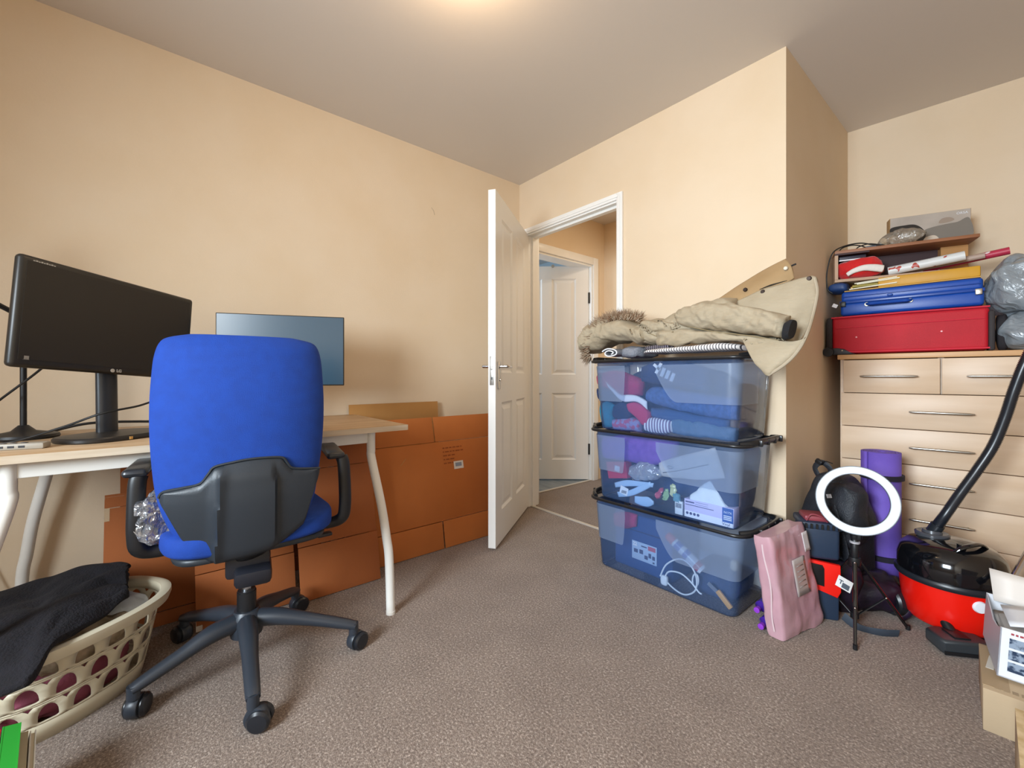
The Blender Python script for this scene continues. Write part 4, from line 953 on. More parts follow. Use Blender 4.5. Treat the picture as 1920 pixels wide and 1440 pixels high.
b = MB(); b.tube([at_y(x, y, -.275) - pk.location for x, y in ((1424, 543), (1445, 535), (1476, 526))], [.001, .0035, .001], seg=8, sm=4); b.build('pocket_opening', mat('pocket_slit_shade', '2a241c', .9), pk)  # dark strip painted for the shade inside the pocket slit
M_snap = mat('dark_snap', '3b2f2a', .35, .6)
for x, y, d, m in ((1430, 547, -.285, M_snap), (1517, 522, -.272, M_snap), (1473, 503, -.235, mat('pale_snap', 'c9bfae', .35, .4)), (1397, 543, -.225, M_snap)):
    p = at_y(x, y, d) - pk.location; b = MB(); b.lathe([(.002, -.006), (.008, -.005), (.0085, 0), (.006, .003)], c=(0, 0, 0), M=Matrix.Translation(p) @ Matrix.Rotation(-PI / 2, 4, 'X') @ Matrix.Rotation(PI, 4, 'X'), seg=16); b.build('snap_button', m, pk)
b = MB(); p = at_y(1485, 498, -.20) - pk.location; b.tube([p + V((-.012, 0, -.006)), p, p + V((.014, 0, .004))], .0035, seg=8); b.build('drawcord_toggle', M_black, pk)
# darker lines painted for the shade in the creases
b = MB()
for P in (((1290, 612, -.385), (1340, 622, -.395), (1400, 629, -.405), (1460, 638, -.41)), ((1215, 624, -.365), (1240, 632, -.365), (1262, 622, -.38))):
    b.tube([at_y(x, y, d + .012) - pk.location for x, y, d in P], .0022, seg=6, sm=5)
b.build('crease_shade', mat('khaki_crease_shade', '8a7a5c', .9), pk)
# fur
random.seed(11); b = MB()
edge = catmull([(1098, 668), (1097, 650), (1099, 634), (1108, 616), (1124, 603), (1146, 595), (1172, 593), (1198, 598)], 12)if False else None
ep = catmull([V((x, y, 0)) for x, y in ((1104, 670), (1100, 652), (1103, 634), (1111, 618), (1126, 606), (1148, 598), (1172, 596), (1196, 600))], 12)
for i in range(2600):
    q = ep[random.randrange(len(ep) - 1)]; yy = random.uniform(-.36, -.17)
    p = at_y(q.x + random.uniform(-2, 5), q.y + random.uniform(-2, 4), yy) - pk.location
    ang_ = math.atan2(632 - q.y, q.x - 1160) + random.gauss(0, .45); d = V((math.cos(ang_), random.uniform(-.5, .35), math.sin(ang_))); ln_ = random.uniform(.018, .056)
    s1 = d.cross(V((0, 1, .2))).normalized() * .002; e1 = p + d * ln_ * .6; e2 = p + d * ln_ + V((random.uniform(-.3, .5), 0, random.uniform(-.3, .3))) * ln_ * .3
    s2 = V((0, .0016, 0)); mi = 0 if random.random() < .6 else 1
    v = [b.bm.verts.new(x) for x in (p - s1, p + s1, p + s2, e1 - s1 * .6, e1 + s1 * .6, e1 + s2 * .6, e2)]
    for f in ((0, 1, 4, 3), (1, 2, 5, 4), (2, 0, 3, 5), (3, 4, 6), (4, 5, 6), (5, 3, 6)): b.bm.faces.new([v[k] for k in f]).material_index = mi
b.build('fur_trim', [mat('fur_brown', '8a6a52', .8, c2='b39a80', ns=60), mat('fur_pale', 'b9a892', .8)], pk, ang=180)

# ------------------------------------------------------------------ pink bedding pack leaning on the boxes
M_pink = mat('dusty_pink_fabric_in_film', 'c09aa4', .35, c2='b88c98', ns=7, bump=.35, bs=14, coat=.6)
pp = thing('bedding_pack', 'dusty pink bedding pack in clear film leaning against the storage boxes', 'bedding', (1.885, -.372, 0))
Fc = [V((1.873, -.368, .004)), V((1.930, -.105, .004)), V((1.869, -.154, .385)), V((1.836, -.396, .371))]; tv = V((-.066, .006, -.004))
def q3(u, v, w_):
    p = Fc[0].lerp(Fc[1], u).lerp(Fc[3].lerp(Fc[2], u), v); return p + tv * w_ - V((1.873, -.368, 0))
b = MB(); L = []
nn = 22
for j in range(27):
    v = j / 26; e = min(1, (min(v, 1 - v) * 26 + .35) / 2.0) ** .5; ring = []
    pts = [(i / nn, 0) for i in range(nn)] + [(1, i / 8) for i in range(8)] + [(1 - i / nn, 1) for i in range(nn)] + [(0, 1 - i / 8) for i in range(8)]
    for u, w_ in pts:
        cu = .5 + (u - .5) * (1 if .04 < w_ < .96 else .975); cw = .5 + (w_ - .5) * (.70 + .30 * e) * (.93 if (u < .03 or u > .97) else 1)
        p = q3(cu, v, cw); p += noise.noise_vector(p * 17) * .006 + noise.noise_vector(p * V((40, 40, 8))) * .003; ring.append(p)
    L.append(ring)
b.loops(L); b.build('folded_bedding', M_pink, pp, ang=60)
for nm, (u0, u1, v0, v1), m in (('insert_card', (.42, .76, .36, .72), mat('pale_card', 'b2a8a6', .4, coat=.5)), ('white_label', (.83, .99, .74, .93), mat('label_grey_white', 'cfc9cc', .4))):
    b = MB(); b.grid(lambda u, v: q3(u0 + (u1 - u0) * u, v0 + (v1 - v0) * v, -.06), 6, 6); b.build(nm, m, pp, solid=.0015)
    if nm == 'insert_card':
        b = MB()
        for k in range(5): b.grid(lambda u, v: q3(.5 + .18 * u, .44 + .05 * k + .008 * v, -.085), 2, 1)
        b.build('card_print', mat('card_print', '968c88', .6), pp, solid=.0006)
b = MB(); b.tube([q3(-.01, v, .45 + .08 * math.sin(v * 9)) for v in [i / 14 for i in range(1, 14)]], .003, seg=8, sm=3); b.build('film_glint_line', mat('film_glint', 'd9c2c8', .12, coat=1.), pp)  # pale line painted for the glint on the side of the film
# ------------------------------------------------------------------ the alcove: chest of drawers
M_beech = mat('pale_beech_laminate', 'd8bfa4', .42, c2='cdb193', ns=2.5, nd=5, stretch=(1.2, 8, 8), bump=.02, bs=60)
M_beech2 = mat('beech_edge', 'd3a878', .45, c2='c99b6b', ns=3, stretch=(1, 10, 10))
M_nickel = mat('satin_nickel', 'b8b2a8', .3, 1.)
cdx = thing('chest_of_drawers', 'pale beech chest of drawers with long metal handles in the alcove', 'chest of drawers', (1.835, .575, 0), A5)
CW, CDp = .735, .40
b = MB(); b.bb((0, .004, 0), (.016, CDp, 1.046)); b.bb((CW - .016, .004, 0), (CW, CDp, 1.046)); b.bb((.016, CDp - .01, 0), (CW - .016, CDp, 1.046)); b.bb((.016, .03, 0), (CW - .016, .045, .05)); b.bb((.016, .02, .05), (CW - .016, CDp - .01, .06))
b.bb((.353, .012, .88), (.373, CDp - .01, 1.046)); b.build('carcass', M_beech, cdx)
b = MB(); b.bb((-.01, -.02, 1.046), (CW + .01, CDp, 1.07), bev=.003); b.build('chest_top', M_beech2, cdx)
def drawer(x0, x1, z0, z1, hx):
    b = MB(); b.bb((x0, -.013, z0), (x1, .004, z1), bev=.002); b.bb((x0 + .02, .004, z0 + .02), (x1 - .02, CDp - .03, z1 - .03)); d = b.build('drawer', M_beech, cdx)
    b = MB(); zc = (z0 + z1) / 2; h_ = .104
    b.tube([(hx - h_, -.040, zc), (hx - h_ + .016, -.040, zc), (hx + h_ - .016, -.040, zc), (hx + h_, -.040, zc)], [(.0012, .003), (.0055, .0055), (.0055, .0055), (.0012, .003)], seg=14, flat=(0, 0, 1))
    for s_ in (-1, 1): b.cyl((hx + s_ * (h_ - .02), -.040, zc), (hx + s_ * (h_ - .02), -.012, zc), .004, seg=10)
    b.build('drawer_handle', M_nickel, d)
zz = [1.042, .8775, .7125, .5475, .3825, .2175, .052]
drawer(.014, .36, zz[1] + .003, zz[0], .185); drawer(.366, CW - .006, zz[1] + .003, zz[0], .545)
for i in range(1, 6): drawer(.006, CW - .006, zz[i + 1] + .003, zz[i], .362)
CT = 1.071
def onc(u, v, z): 
    p = V((1.835, .575, 0)) + Matrix.Rotation(A5, 3, 'Z') @ V((u, v, 0)); p.z = z; return p
# red case
M_red = mat('red_suitcase_fabric', 'c00c24', .65, c2='b40a20', ns=5, bump=.15, bs=400)
M_guard = mat('charcoal_guard', '34343a', .5)
rc = thing('red_suitcase', 'red fabric suitcase lying flat on the chest of drawers', 'suitcase', onc(-.035, -.01, CT), A5)
b = MB(); b.bb((0, 0, .004), (.545, .34, .19), bev=.018, seg=4); b.build('shell', M_red, rc, ang=60)
b = MB(); b.tube([(.0, -.004, .188), (.27, -.006, .19), (.545, -.004, .188)], .004, seg=8); b.tube([(0, -.002, .012), (.545, -.002, .012)], .004, seg=8); b.tube([(.02, -.003, .135), (.53, -.003, .14)], .0022, seg=6); b.build('piping', mat('red_piping', 'd23044', .4), rc)
b = MB(); b.prism([(-.012, 0), (.10, 0), (.075, .012), (.052, .028), (.025, .034), (-.012, .034)], lambda u, v, w_: V((u, w_, v)), -.009, .06, bev=.004); b.build('corner_guard', M_guard, rc)
b = MB(); b.bb((-.022, -.006, .0), (.004, .10, .19), bev=.008); b.bb((.540, -.006, .0), (.56, .10, .17), bev=.008); b.build('side_panel', mat('dark_side_fabric', '2c2628', .7), rc)
b = MB(); b.lathe([(.008, -.012), (.022, -.012), (.024, 0), (.022, .012), (.008, .012)], M=Matrix.Translation((-.012, -.012, .014)) @ Matrix.Rotation(PI / 2, 4, 'X'), seg=24); b.build('wheel', M_black, rc)
for x, z in ((.10, .085), (.40, .092)):
    b = MB(); b.lathe([(.001, .004), (.004, .003), (.0045, 0)], M=Matrix.Translation((x, 0, z)) @ Matrix.Rotation(PI / 2, 4, 'X'), seg=12); b.build('stud', mat('pink_metal', 'f0a8b0', .3, .5), rc)
b = MB(); b.lathe([(.001, .004), (.0035, .003), (.004, 0)], M=Matrix.Translation((.045, -.011, .02)) @ Matrix.Rotation(PI / 2, 4, 'X'), seg=12); b.build('rivet', M_nickel, rc)
# blue case
M_bl = mat('blue_hard_case', '0a47a4', .38, bump=.02, bs=200)
bc_ = thing('blue_suitcase', 'blue hard suitcase with carry handle, lying on the red suitcase', 'suitcase', onc(.0, .0, CT + .197), A5)
b = MB(); b.bb((0, 0, 0), (.495, .33, .066), bev=.014, seg=3); b.bb((.003, .003, .068), (.492, .327, .122), bev=.014, seg=3); b.build('shell', M_bl, bc_, ang=60)
b = MB(); b.bb((-.002, -.004, .060), (.497, .332, .075), bev=.003); b.bb((.01, -.003, .092), (.485, .33, .097), bev=.002); b.build('rim_band', mat('blue_band', '0a3f96', .3), bc_)
b = MB(); b.tube([(.105, -.006, .050), (.115, -.028, .046), (.135, -.034, .046), (.235, -.034, .046), (.255, -.028, .046), (.265, -.006, .05)], [(.006, .006), (.007, .007), (.010, .008), (.010, .008), (.007, .007), (.006, .006)], seg=12, sm=4, flat=(0, 0, 1)); b.build('carry_handle', M_bl, bc_)
for x, s_ in ((.105, 1), (.262, -1)):
    b = MB(); b.lathe([(.002, .008), (.009, .007), (.0105, 0)], M=Matrix.Translation((x, -.001, .048)) @ Matrix.Rotation(PI / 2, 4, 'X'), seg=20); b.box((x + s_ * .02, -.010, .05), (.03, .008, .008), bev=.002); b.build('handle_mount', mat('pale_nickel', 'c5bda8', .35, .8), bc_)
for x in (.012, .478):
    b = MB(); b.box((x, -.007, .058), (.022, .012, .026), bev=.003); b.build('catch', M_nickel if x > .1 else M_black, bc_)
b = MB(); b.box((.19, -.005, .084), (.02, .008, .010), bev=.003); b.build('lock', M_bl, bc_)
b = MB(); b.box((-.022, .0, .055), (.022, .006, .018), rot=(0, .5, 0), bev=.001); b.build('luggage_tag', wht, bc_)
# yellow folder stack
yf = thing('yellow_folder', 'mustard yellow folder with white papers on the blue suitcase', 'folder', onc(.015, .012, CT + .320), A5)
M_must = mat('mustard_card', 'cf9a22', .5, c2='c28e1c', ns=5)
b = MB(); b.bb((0, 0, 0), (.47, .29, .004)); b.bb((.13, .002, .004), (.47, .29, .052), bev=.006); b.bb((0.02, .05, .004), (.14, .29, .03)); b.build('folder_cover', M_must, yf)
b = MB()
for z, x0, x1 in ((.012, .02, .20), (.034, .05, .21)): b.box(((x0 + x1) / 2, .09, z + .002), (x1 - x0, .19, .005), rot=(0, -.05, 0))
b.box((.12, .09, .042), (.16, .18, .004), rot=(0, -.06, 0)); b.build('papers', mat('paper_edges', 'e3e0cc', .7), yf)
b = MB(); b.bb((.03, .01, .019), (.19, .28, .031), bev=.002); b.build('olive_pad', mat('olive_card', '9a8a3a', .6), yf)
tag(place(MB().soft((0, 0, 0), (.085, .10, .05), e=.6, amp=.012, seed=5).build('blue_pouch', mat('dark_blue_pouch', '1b3c70', .5), ang=180), onc(-.01, .06, CT + .348)), 'dark blue pouch at the left end beside the mustard folder', 'pouch')
# small open wooden shelf box
SB = V((1.805, .605, CT + .378)); SA = math.radians(18)
sb = thing('wooden_shelf_box', 'open brown wooden shelf box stacked on top of the suitcases', 'shelf', SB, SA)
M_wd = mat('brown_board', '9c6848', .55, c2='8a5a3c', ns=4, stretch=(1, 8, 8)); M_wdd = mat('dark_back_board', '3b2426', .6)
M_wde = mat('raw_board_edge', 'b89a80', .7)
W_ = .53
b = MB(); b.bb((0, 0, 0), (W_, .19, .014), bev=.001); b.build('bottom_board', M_wde, sb)
b = MB(); b.bb((0, .0, .148), (W_, .19, .163), bev=.001); b.build('top_board', M_wd, sb)
b = MB(); b.bb((0, 0, .0145), (.014, .19, .1475)); b.build('side_board', M_wde, sb)
b = MB(); b.bb((W_ - .10, .13, .0145), (W_ - .004, .145, .1475)); b.build('side_board', mat('orange_brown_board', 'b98850', .6), sb)
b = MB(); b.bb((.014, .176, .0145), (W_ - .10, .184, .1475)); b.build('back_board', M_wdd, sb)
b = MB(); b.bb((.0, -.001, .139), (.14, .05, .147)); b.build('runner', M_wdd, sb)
def sbl(x, y, z): return SB + Matrix.Rotation(SA, 3, 'Z') @ V((x, y, z))
M_rj = mat('bright_red_knit', 'd41414', .8, c2='c40e10', ns=20, bump=.3, bs=200, sheen=.3)
rj = thing('red_jumper', 'bright red jumper with a white sleeve, stuffed in the wooden shelf box', 'jumper', sbl(.105, .06, .0145), SA)
b = MB(); b.soft((0, 0, .058), (.19, .15, .112), e=.62, amp=.012, sc=18, seed=4, fn=lambda p: V((p.x, p.y, p.z * (.82 + .9 * p.x) if p.z > 0 else p.z))); b.build('knit_body', M_rj, rj, ang=180)
b = MB(); b.tube([(-.055, -.072, .018), (-.03, -.082, .032), (.01, -.084, .042), (.05, -.080, .038), (.085, -.072, .030)], [(.007, .010), (.008, .012), (.010, .015), (.010, .018), (.01, .018)], seg=14, sm=5, flat=(0, 0, 1)); b.build('white_sleeve', mat('white_fleece', 'e8e2dc', .9, bump=.3, bs=150), rj, ang=180)
b = MB(); b.bb((.02, .02, .118), (.13, .15, .134), bev=.003); o = place(b.build('dark_book', mat('dark_cover', '2e2a38', .5)), SB, SA); tag(o, 'thin dark book slotted under the top board of the shelf box', 'book')
b = MB(); b.bb((0, 0, 0), (.085, .005, .006)); o = place(b.build('paper_strip', wht), sbl(.018, -.004, .106), SA); tag(o, 'white paper strip poking out above the red jumper', 'paper')
# wrapping paper rolls
def spots(name, base, c_, sc):
    return mat(name, base, .4, c2=c_, ns=sc, nd=1, ramp=(.64, .66))
def roll_(label, p0, p1, r, m, mi_, group='rolls of wrapping paper'):
    t = thing('paper_roll', label, 'wrapping paper', p0, 0, group); d = V(p1) - V(p0); Mx = d.to_track_quat('Z', 'Y').to_matrix().to_4x4(); L_ = d.length
    b = MB(); b.lathe([(r * .72, 0), (r, 0), (r, L_), (r * .72, L_), (r * .70, L_ - .03), (r * .70, L_ - .1)], M=Mx, seg=28); b.build('roll_paper', m, t)
    b = MB(); b.lathe([(r * .69, L_ - .004), (r * .69, L_ - .12), (.001, L_ - .12)], M=Mx, seg=22); b.build('inner_tube', mi_, t); return t
roll_('white roll of wrapping paper with small red prints, thickest in the shelf box', sbl(.215, .02, .034), sbl(.472, -.035, .062), .021, spots('white_print_paper', 'd6dadb', 'b0483c', 32), mat('tube_grey', '8a8f96', .6))
roll_('thin tan roll of wrapping paper, just right of the thick white roll', sbl(.25, .07, .03), sbl(.545, .0, .06), .013, mat('tan_paper', 'b09a8c', .5), mat('tube_brown', '5c3a34', .7))
roll_('red and white wrapping paper roll sticking out furthest to the right', sbl(.28, .10, .03), sbl(.625, .01, .072), .0165, spots('red_print_paper', 'b8304c', 'eadfe0', 22), mat('tube_inside', '9a8484', .6))
# on the shelf box
ST = CT + .378 + .163
kb = thing('black_cable', 'looped black cable on the left end of the wooden shelf box', 'cable', (0, 0, 0))
zt = ST + .005
b = MB()
b.tube([sbl(.20, .02, .168), sbl(.16, .03, .178), sbl(.11, .03, .195), sbl(.05, .02, .19), sbl(.0, .0, .165), sbl(-.022, -.004, .12), sbl(-.034, -.004, .04), sbl(-.03, 0, -.03), sbl(-.01, 0, -.055)], .0032, seg=8, sm=8)
b.tube([sbl(.02, .04, .166), sbl(.035, .03, .182), sbl(.075, .03, .190), sbl(.115, .04, .182), sbl(.135, .04, .167)], .0028, seg=8, sm=6)
b.tube([sbl(.09, .02, .166), sbl(.105, .025, .178), sbl(.145, .03, .186), sbl(.20, .03, .170)], .0028, seg=8, sm=6); b.build('cord', M_cable, kb)
tag(MB().soft((0, 0, 0), (.09, .09, .018), e=.5, amp=.006, seed=2).build('blue_packet', film('pale_blue_bag', 'd0dce8', .6, '9fb6cc', .15, .2, bump=.6, bs=50), ang=30), 'flat pale blue packet next to the cable on the shelf box', 'packet')
bpy.data.objects['blue_packet'].location = sbl(.165, .08, .174)
tag(MB().soft((0, 0, 0), (.17, .08, .07), e=.75, amp=.02, sc=18, seed=6, nu=40, nv=26).build('clear_bag', film('clear_wrinkled_bag', 'f8f4ec', .28, 'f0e6d6', .15, .10, bump=.9, bs=26), ang=20), 'crumpled clear plastic bag in front of the picture carton', 'bag')
bpy.data.objects['clear_bag'].location = sbl(.27, .03, .196)
# picture carton (printed with a greyish photograph)
pc = thing('picture_carton', 'flat carton printed with a grey photograph, standing on the shelf box', 'box', sbl(.235, .105, .1635), SA + .06)
b = MB(); b.bb((0, 0, 0), (.30, .055, .155), bev=.001); b.build('carton', mat('carton_brown', 'a8875c', .6), pc)
b = MB(); b.bb((.002, -.0012, .001), (.298, .0, .154)); b.build('printed_face', mat('print_pale_grey', 'b4aaa0', .45, c2='a69c92', ns=9), pc)
def blotch(name, pts, m, off):
    b = MB(); P = catmull([V((x * 1.12, z * 1.24, 0)) for x, z in pts], 5, True); b.prism([(p.x, p.y) for p in P], lambda u, v, w_: V((u, w_, v)), -.0012 - off, .0004); b.build(name, m, pc)
blotch('print_hill', [(.115, .004), (.115, .055), (.14, .068), (.19, .075), (.225, .078), (.262, .088), (.264, .004)], mat('print_mid_grey', '7c766e', .45), .0004)
blotch('print_dark_shape', [(.004, .085), (.05, .09), (.085, .088), (.11, .07), (.122, .045), (.115, .018), (.09, .004), (.06, .012), (.04, .04), (.004, .06)], mat('print_black', '25211f', .4), .0006)
blotch('print_brown_patch', [(.015, .01), (.012, .035), (.03, .045), (.045, .03), (.035, .008)], mat('print_brown', '7a5a44', .45), .001)
blotch('print_light_patch', [(.165, .082), (.175, .098), (.20, .10), (.215, .088), (.19, .08)], mat('print_taupe', '9a8a7c', .45), .0006)
blotch('print_cream_patch', [(.115, .008), (.12, .03), (.15, .036), (.165, .02), (.15, .006)], mat('print_cream', 'cdbfae', .45), .0008)
lettering('carton_word', 'ORSA', .016, wht, pc, (.268, -.0022, .137), (PI / 2, 0, 0))
# grey plastic bags on the right
M_gb = film('grey_polythene', 'dfe4ea', .86, 'b4c0ca', .3, .06, bump=.9, bs=16)
for (c, d, sd, lab) in ((onc(.625, .10, CT + .275), (.25, .24, .25), 3, 'upper grey plastic bag bulging at the right end of the chest top'), (onc(.645, .09, CT + .08), (.21, .25, .155), 7, 'lower blue-grey plastic bag, squashed under the other bag')):
    b = MB(); b.soft((0, 0, 0), d, e=.75, amp=.035, sc=9, seed=sd, nu=64, nv=44); o = place(b.build('plastic_bag', M_gb, ang=180), c); tag(o, lab, 'bag', 'plastic bags on the chest of drawers')
b = MB(); b.soft((0, 0, 0), (.13, .16, .11), e=.6, amp=.02, seed=9); tag(place(b.build('teal_cloth', mat('teal_dark_cloth', '2c5f6a', .8), ang=180), onc(.66, .11, CT + .065)), 'dark teal cloth showing inside the lower plastic bag', 'cloth')
b = MB(); b.soft((0, 0, 0), (.035, .10, .15), e=.5, amp=.01, seed=1); tag(place(b.build('black_pouch', mat('black_fabric', '1a161c', .8), ang=180), onc(.545, .06, CT + .08)), 'black pouch squeezed between the red suitcase and the plastic bags', 'pouch')

# ------------------------------------------------------------------ floor things in the alcove
# rolled yoga mat
ym = thing('yoga_mat', 'purple rolled yoga mat standing against the chest of drawers', 'yoga mat', (2.03, .365, 0))
M_mat = mat('purple_foam', '735abf', .7, c2='6b52b6', ns=8, bump=.1, bs=200)
pts = [];
for i in range(150):
    a = i / 149 * 2 * PI * 5.3; r = .014 + .055 * i / 149; pts.append((r * math.cos(a + 2.2), r * math.sin(a + 2.2)))
b = MB(); b.grid(lambda u, v: V((*pts[round(u * 149)], .002 + .625 * v)), 149, 3); b.build('rolled_foam', M_mat, ym, ang=60, solid=.0085)
for z in (.17, .52):
    b = MB(); b.lathe([(.0755, z - .010), (.0772, z - .010), (.0772, z + .010), (.0755, z + .010)], seg=40); b.build('elastic_strap', mat('black_elastic', '201c2c', .8), ym)
# backpack
M_bp = mat('black_ripstop', '1d2129', .55, c2='23262e', ns=30, bump=.3, bs=200)
M_bp2 = mat('dark_teal_ripstop', '1d3542', .5, bump=.2, bs=100)
bk2 = thing('backpack', 'black backpack slumped against the alcove side wall behind the ring light', 'backpack', (1.905, .20, 0), math.radians(-20))
b = MB(); b.soft((0, .0, .27), (.24, .19, .53), e=.5, amp=.014, sc=8, seed=3, nu=50, nv=40, fn=lambda p: V((p.x * (1 - .35 * max(0, p.z - .08) / .2), p.y, p.z))); b.build('main_pocket', M_bp, bk2, ang=180)
b = MB(); b.soft((-.03, -.08, .20), (.19, .09, .30), e=.55, amp=.01, sc=10, seed=5); b.build('front_pocket', M_bp2, bk2, ang=180)
b = MB(); b.soft((.065, -.045, .37), (.15, .13, .26), e=.6, amp=.018, sc=12, seed=8); b.build('top_pocket', M_bp, bk2, ang=180)
b = MB(); b.tube([(-.06, -.02, .50), (-.075, -.03, .545), (-.045, -.03, .575), (-.015, -.02, .55), (-.02, -.01, .50)], [(.012, .003)] * 5, seg=8, sm=5, flat=(0, 1, 0)); b.build('grab_loop', M_bp, bk2)
b = MB(); b.box((-.045, -.045, .578), (.03, .018, .02), rot=(0, .5, 0), bev=.004); b.tube([(-.04, -.04, .58), (-.01, -.05, .587), (.015, -.05, .582)], .002, seg=6); b.build('buckle', M_black, bk2)
b = MB(); b.tube([(.06, -.125, .42), (.085, -.13, .36), (.10, -.12, .28), (.11, -.11, .20)], [(.016, .003)] * 4, seg=8, sm=5, flat=(0, 1, 0)); b.tube([(.03, -.115, .34), (.07, -.12, .31), (.09, -.12, .27)], [(.009, .003)] * 3, seg=8, sm=5, flat=(0, 1, 0)); b.build('shoulder_strap', M_bp, bk2)
b = MB(); b.box((.045, -.118, .455), (.02, .002, .016), rot=(0, -.3, 0)); b.build('white_tag', wht, bk2)
# power tool box, black over red
tb_ = thing('tool_bag', 'black and bright red tool case with ribbed top behind the pink pack', 'tool case', (1.905, -.06, 0), math.radians(30))
M_tb = mat('slate_blue_plastic', '26364c', .4, bump=.05, bs=100); M_tr = mat('signal_red_plastic', 'f01f14', .4)
b = MB(); b.box((0, .03, .30), (.125, .13, .13), bev=.015, seg=3); b.box((0, .03, .0975), (.12, .125, .195), bev=.01); b.build('case_body', M_tb, tb_)
b = MB(); b.box((0, .028, .368), (.136, .14, .028), bev=.008)
for i in range(7): b.box((-.055 + .0182 * i, -.043, .368), (.007, .008, .018), mi=1)
b.build('ribbed_lid', [M_tb, M_black], tb_)
b = MB(); b.box((.0, .02, .392), (.11, .09, .022), bev=.008); b.build('lid_panel', mat('dull_red_plastic', '8c3b45', .5), tb_)
b = MB(); b.tube([(-.05, -.03, .385), (-.035, -.035, .412), (.0, -.035, .405), (.02, -.03, .385)], .003, seg=8, sm=4); b.build('red_loop', mat('dull_red_plastic', ''), tb_)
b = MB(); b.prism([(-.06, .135), (-.06, .237), (.060, .222), (.062, .12), (.05, .095), (-.01, .118), (-.072, .135)][:-1], lambda u, v, w_: V((u, w_, v)), -.042, .02, bev=.003); b.build('red_front', M_tr, tb_)
b = MB(); b.prism([(-.062, .150), (-.062, .226), (.0, .218), (.006, .205), (.006, .135)], lambda u, v, w_: V((u, w_, v)), -.046, .006, bev=.002); b.build('black_inset', M_black, tb_)
# ring light on its tripod
RC = V((2.017, -.045, 0))
rl = thing('ring_light', 'ring light with white diffuser on a black mini tripod', 'ring light', RC)
M_ringw = mat('white_diffuser', 'dbe7f4', .35)
cc = V((0.006, -.004, .486)); nrm = (CAM - (RC + cc)).normalized(); nrm = (nrm + V((0, 0, .0))).normalized()
Mr = Matrix.Translation(cc) @ nrm.to_track_quat('Z', 'Y').to_matrix().to_4x4()
b = MB()
def ringloop(prof): return [[Mr @ V((r * math.cos(2 * PI * k / 72), r * math.sin(2 * PI * k / 72), z)) for k in range(72)] for r, z in prof]
b.loops(ringloop([(.099, .0), (.099, .009), (.101, .0115), (.124, .0115), (.1265, .009), (.1265, 0)]), closed=True, cap=False); b.build('diffuser_ring', M_ringw, rl)
b = MB(); b.loops(ringloop([(.0975, .006), (.0975, -.014), (.102, -.02), (.124, -.02), (.1285, -.014), (.1285, .007), (.1270, .007), (.1270, -.001), (.0985, -.001), (.0985, .006)]), closed=True, cap=False); b.build('back_housing', M_black, rl)
b = MB(); b.box(cc + V((0, .01, -.135)), (.03, .03, .035), bev=.006); b.lathe([(.012, .335), (.014, .345), (.014, .352), (.01, .356)]); b.build('tilt_joint', M_black, rl)
b = MB(); b.cyl((0, 0, .02), (0, 0, .335), .0062, seg=16); b.lathe([(.011, .255), (.013, .26), (.013, .33), (.010, .335)], seg=20); b.build('centre_column', M_black, rl)
b = MB(); b.lathe([(.0135, .318), (.0165, .320), (.0165, .326), (.0135, .328)], seg=24); b.build('pale_collar', mat('grey_collar', 'c9c9cf', .3, .4), rl)
b = MB(); b.lathe([(.01, .235), (.019, .238), (.021, .252), (.019, .266), (.01, .268)], seg=20); b.build('leg_hub', M_black, rl)
feet = [V((.037, -.179, .006)), V((.136, .122, .006)), V((-.174, .057, .006))]
M_tube = mat('black_gloss_tube', '0f1013', .12, coat=1.)
for i, f in enumerate(feet):
    d = f.normalized(); d.z = 0; top_ = d * .018 + V((0, 0, .25)); mid = top_.lerp(f, .55)
    b = MB(); b.tube([top_, mid], [(.0075, .0055)] * 2, seg=14, flat=(0, 0, 1)); b.tube([mid, f], .0058, seg=12); lg = b.build('leg', M_tube, rl)
    b = MB(); b.cyl(f - V((0, 0, .005)), f + V((0, 0, .012)), .0072, seg=12); b.build('rubber_foot', M_black, lg)
    b = MB(); lo = d * .012 + V((0, 0, .045)); b.tube([lo, mid], [(.0045, .0025)] * 2, seg=10, flat=(0, 0, 1)); b.cyl(mid + V((0, 0, -.004)), mid + V((0, 0, .006)), .0065, seg=12); b.build('brace', M_black, rl)
    b = MB(); 
    for q in (mid, lo, top_): b.soft(q - nrm * -.0075, (.007, .007, .007), e=1, nu=10, nv=8)
    b.build('rivet', M_chrome, lg)
b = MB(); b.lathe([(.008, .03), (.014, .033), (.014, .052), (.008, .055)], seg=18); b.build('lower_collar', M_black, rl)
# black holdall under the tripod
M_hold = mat('black_nylon', '17131d', .45, c2='241830', ns=12, bump=.45, bs=22)
hd = thing('holdall', 'limp black nylon bag heaped on the carpet round the tripod legs', 'bag', (2.02, .10, 0), math.radians(40))
b = MB(); b.soft((0.03, .055, .07), (.29, .15, .145), e=.6, amp=.022, sc=12, seed=6, nu=60, nv=34); b.build('bag_body', M_hold, hd, ang=180)
b = MB(); b.soft((-.07, .02, .10), (.11, .10, .20), e=.6, amp=.018, sc=12, seed=9, nu=40, nv=30); b.build('side_pocket', M_hold, hd, ang=180)
b = MB(); b.tube([(-.13, -.10, .03), (-.10, -.14, .012), (-.04, -.165, .012), (.02, -.16, .012)], [(.016, .0025), (.016, .0025), (.018, .003), (.018, .003)], seg=8, sm=6, flat=(0, 1, .3)); b.build('strap', mat('slate_webbing', '343d49', .7), hd)
b = MB(); b.tube([(.17, .02, .06), (.20, -.01, .11), (.17, -.03, .10), (.13, -.05, .04), (.10, -.05, .01)], [(.009, .002)] * 5, seg=8, sm=6, flat=(0, 1, 0)); b.build('handle_strap', M_hold, hd)
lt = thing('care_label', 'white printed square label hanging at the tripod over the black bag', 'label', at_d(1583, 1095, 1.56), (math.radians(62), math.radians(28), math.radians(28)))
